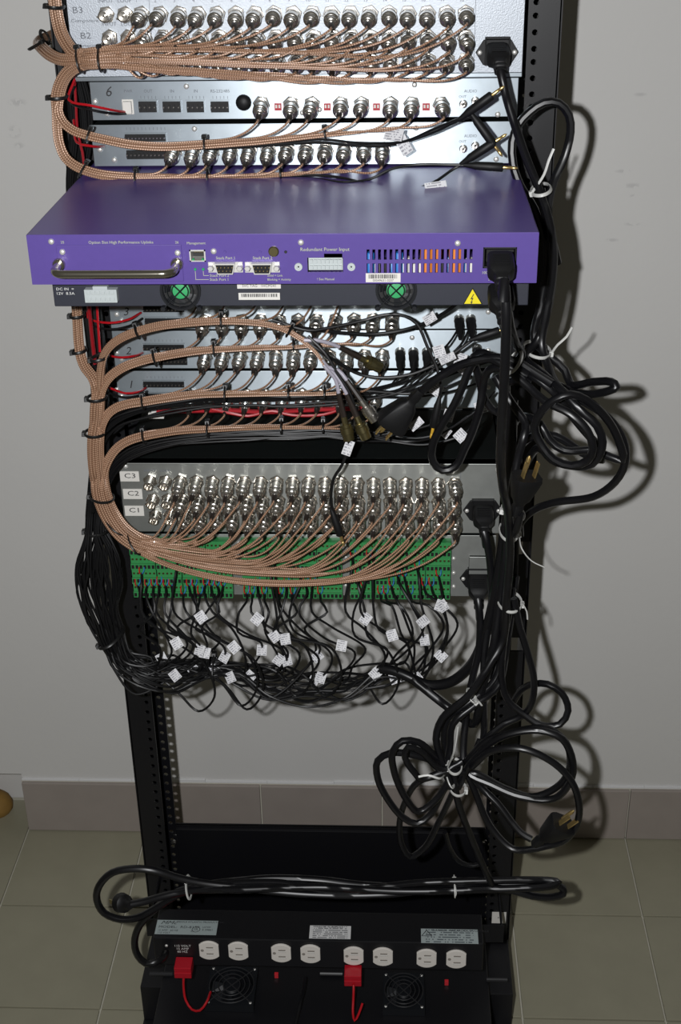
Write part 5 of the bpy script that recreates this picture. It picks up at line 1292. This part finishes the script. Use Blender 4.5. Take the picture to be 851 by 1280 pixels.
# fan tray below
tz = .10; ty0, ty1 = -.34, -.02
tr = thing('fan_tray', 'black slotted fan tray lying on the rack foot under the power strip', 'fan tray', (0, ty0, .006))
q = MB(); q.box(-.222, .222, ty0, ty1, .007, tz); obj('tray_body', q, M['rack'], tr, smooth=0, bevel=.001)
for sgn in (-1, 1):
    q = MB(); q.box(min(sgn * .222, sgn * .2575), max(sgn * .222, sgn * .2575), -.105, -.004, .0065, tz - .03); obj('side_wing', q, M['rack'], tr, smooth=0, bevel=.001)
slot_m = MB()
for i in range(44):
    for j in range(5):
        x = -.205 + i * .0095; y = -.205 - j * .013
        slot_m.box(x - .0022, x + .0022, y - .004, y + .004, tz, tz + .0008)
s_ = obj('vent_slots', slot_m, M['dark'], tr, smooth=0); s_['kind'] = 'stuff'
for pa, pb in (((187, 1217.5), (216, 1217.5)), ((400, 1217), (428, 1217.5)), ((608, 1224.5), (634, 1225))):
    A, B = atz(*pa, tz + .003), atz(*pb, tz + .003); q = MB(); q.tube([A, B], .0030, 9); obj('bar_glint', q, M['rackedge'], tr)  # short paler tubes stand in for the glints along one dark rod
def tray_fan(px0, py0, px1, py1):
    a, c = atz(px0, py0, tz + .004), atz(px1, py1, tz + .004); cx, cy = (a[0] + c[0]) / 2, (a[1] + c[1]) / 2; w, h = (c[0] - a[0]) / 2, (a[1] - c[1]) / 2
    q = MB(); Mx = Matrix.Translation((cx, cy, tz + .0005)) @ Matrix.Diagonal((w, h, 1, 1))
    n = 32; V = []; F = []
    for zz in (0, .012):
        for k in range(n):
            t = 2 * math.pi * k / n; m_ = max(abs(math.cos(t)), abs(math.sin(t))); V.append(Mx @ Vector((math.cos(t) / m_, math.sin(t) / m_, zz)))
        for k in range(n): t = 2 * math.pi * k / n; V.append(Mx @ Vector((.9 * math.cos(t), .9 * math.sin(t), zz)))
    for k in range(n):
        k2 = (k + 1) % n
        F += [(2 * n + k, 2 * n + k2, 3 * n + k2, 3 * n + k), (k, k2, 2 * n + k2, 2 * n + k), (n + k2, n + k, 3 * n + k, 3 * n + k2)]
    q.add([tuple(v) for v in V], F); f = obj('tray_fan', q, M['fan'], tr, smooth=30)
    q = MB(); q.lathe([(.001, .36), (.010, .36), (.011, .33)], 18, Mx); obj('fan_hub', q, M['fan'], f)
    for k in range(7):
        t = 2 * math.pi * k / 7; v = [Mx @ Vector((r * math.cos(t + d), r * math.sin(t + d), z)) for r, d, z in ((.35, 0, .009), (.86, .1, .009), (.86, .6, .003), (.35, .55, .003))]
        v2 = [p + Vector((0, 0, .0006)) for p in v]; q = MB(); q.add([tuple(p) for p in v + v2], [(3, 2, 1, 0), (4, 5, 6, 7), (0, 1, 5, 4), (1, 2, 6, 5), (2, 3, 7, 6), (3, 0, 4, 7)]); obj('fan_blade', q, M['fan'], f, smooth=0)
    q = MB()
    for rr in (.35, .55, .75, .92): q.tube([Mx @ Vector((rr * math.cos(t), rr * math.sin(t), .0135)) for t in np.linspace(0, 2 * math.pi, 30, endpoint=False)], .0008, 5, True)
    for k in range(4): t = math.pi / 4 + k * math.pi / 2; q.tube([Mx @ Vector((rr * math.cos(t), rr * math.sin(t), .0128)) for rr in (0, .6, 1.25)], .0008, 5)
    obj('finger_guard', q, M['rackedge'], f, smooth=30)
    for sx in (-.86, .86):
        for sy in (-.86, .86): inst('screw', SCREW, Matrix.Translation(Mx @ Vector((sx, sy, .012))) @ Matrix.Scale(.55, 4), f)
tray_fan(264, 1213, 317, 1263); tray_fan(479, 1221, 531, 1268)
for x, y in ((345.5, 1219), (558, 1228)):
    p = atz(x, y, tz + .004); q = MB(); q.box(p[0] - .0027, p[0] + .0027, p[1] - .002, p[1] + .002, tz, tz + .008); obj('indicator', q, M['led'], tr, smooth=0, bevel=.0005, label='small red indicator')
# red plugs with red leads
def redplug(px, py, lead, lab):
    Y = YS - .016; c = at(px, py, Y); q = MB(); w, h = .0112, .0082
    q.box(c[0] - w, c[0] + w, Y - .006, Y + .0155, c[2] - h, c[2] + h * .15); q.box(c[0] - w, c[0] + w, Y - .0045, Y + .0155, c[2] + h * .15, c[2] + h)
    o = obj('red_plug', q, M['redplug'], smooth=0, bevel=.0008); tag(o, lab, 'plug')
    L = [np.array([c[0] + .0005, Y + .002, c[2] - h * .95])] + [at(*e) for e in lead]
    q = MB(); q.tube(catmull(L, .005), .0016, 7); obj('red_lead', q, M['red'], o)
redplug(229, 1213, [(229.5, 1222, -.168), (229.5, 1235, -.172), (232, 1250, -.178), (240, 1262, -.185), (250, 1263, -.19), (258, 1253, -.185), (263, 1240, -.165)], 'red plug with a red lead under the rating label end of the power strip')
redplug(441, 1223, [(442, 1232, -.175), (441.5, 1250, -.185), (441, 1266, -.195), (443, 1276, -.2), (448, 1268, -.195), (453, 1254, -.185)], 'red plug with a red lead under the middle of the power strip')
wire([(382, 1221, -.135), (380, 1236, -.15), (376, 1252, -.17), (372, 1270, -.185), (369, 1284, -.2)], .002, 'thin black lead trailing over the fan tray between its two fans', 'fan_lead', 'cord', 'wire')
# the strip's own cord, folded and tied above it
o = cord([(207, 1190, YS - .004), (203, 1198, YS - .02), (193, 1203.5, YS - .03), (182, 1204, -.18), (172, 1194, -.18), (168, 1178, -.18), (175, 1156, -.18), (196, 1134, -.18), (222, 1115, -.178), (255, 1106.5, -.175), (300, 1101, -.17), (340, 1098, -.168), (400, 1100, -.168), (450, 1106, -.168), (500, 1108.5, -.168), (560, 1106, -.17), (610, 1104, -.17), (660, 1105, -.17), (690, 1104.5, -.17), (703, 1110, -.17), (704, 1117, -.172), (690, 1121.5, -.176), (665, 1120, -.178), (640, 1113, -.178), (600, 1109, -.176), (540, 1112, -.176), (480, 1118, -.176), (420, 1119, -.176), (360, 1116, -.176), (300, 1109, -.178), (255, 1104, -.182), (225, 1098, -.186), (190, 1087.5, -.19), (165, 1086, -.19), (140, 1091, -.19), (124, 1107, -.19), (121, 1125, -.19), (130, 1141, -.19), (150, 1149, -.19), (172, 1147, -.188), (195, 1135, -.184), (225, 1117, -.18), (260, 1108, -.176), (340, 1103, -.174), (430, 1113, -.174), (520, 1104, -.174), (600, 1101, -.174), (660, 1100, -.172), (690, 1101, -.172), (698, 1103, -.174), (690, 1107, -.178), (600, 1112, -.18), (500, 1114, -.18), (400, 1109, -.182), (300, 1112, -.184), (240, 1113, -.186), (205, 1120, -.19), (180, 1127, -.192), (160, 1131, -.194)], 'heavy black cord folded and tied level above the power strip', .0047)
Mx = frameM(at(160, 1131, -.194), two((160, 1131, -.194), (147, 1127, -.178)))
q = MB(); q.lathe([(-.006, .0048), (.0, .0060), (.006, .0085), (.008, .0115), (.018, .0125), (.020, .0118)], 16, Mx); pl = obj('plug', q, M['plug'], o)
for sx in (-.0055, .0055):
    q = MB(); q.obox(Mx @ Vector((sx, .002, .027)), Mx.to_3x3() @ Vector((.0008, 0, 0)), Mx.to_3x3() @ Vector((0, .003, 0)), Mx.to_3x3() @ Vector((0, 0, .008))); obj('prong', q, M['brass'], pl, smooth=0)
tie(236, 1109, -.182, -15, 11, .014, 'white tie round the folded foot cord at its left end', True, -1, None, Wt)
tie(568, 1108, -.174, -2, 10, .012, 'white tie round the folded foot cord at its right end', True, -1, [(570, 1117, -.186), (569, 1120, -.186)], Wt)
# bow of thin cord above the foot cord
cord([(556, 1040, -.17), (563, 1062, -.165), (576, 1078, -.16), (592, 1082, -.16), (605, 1078, -.16)], 'thin black cord end curling just above the foot cord', .003)
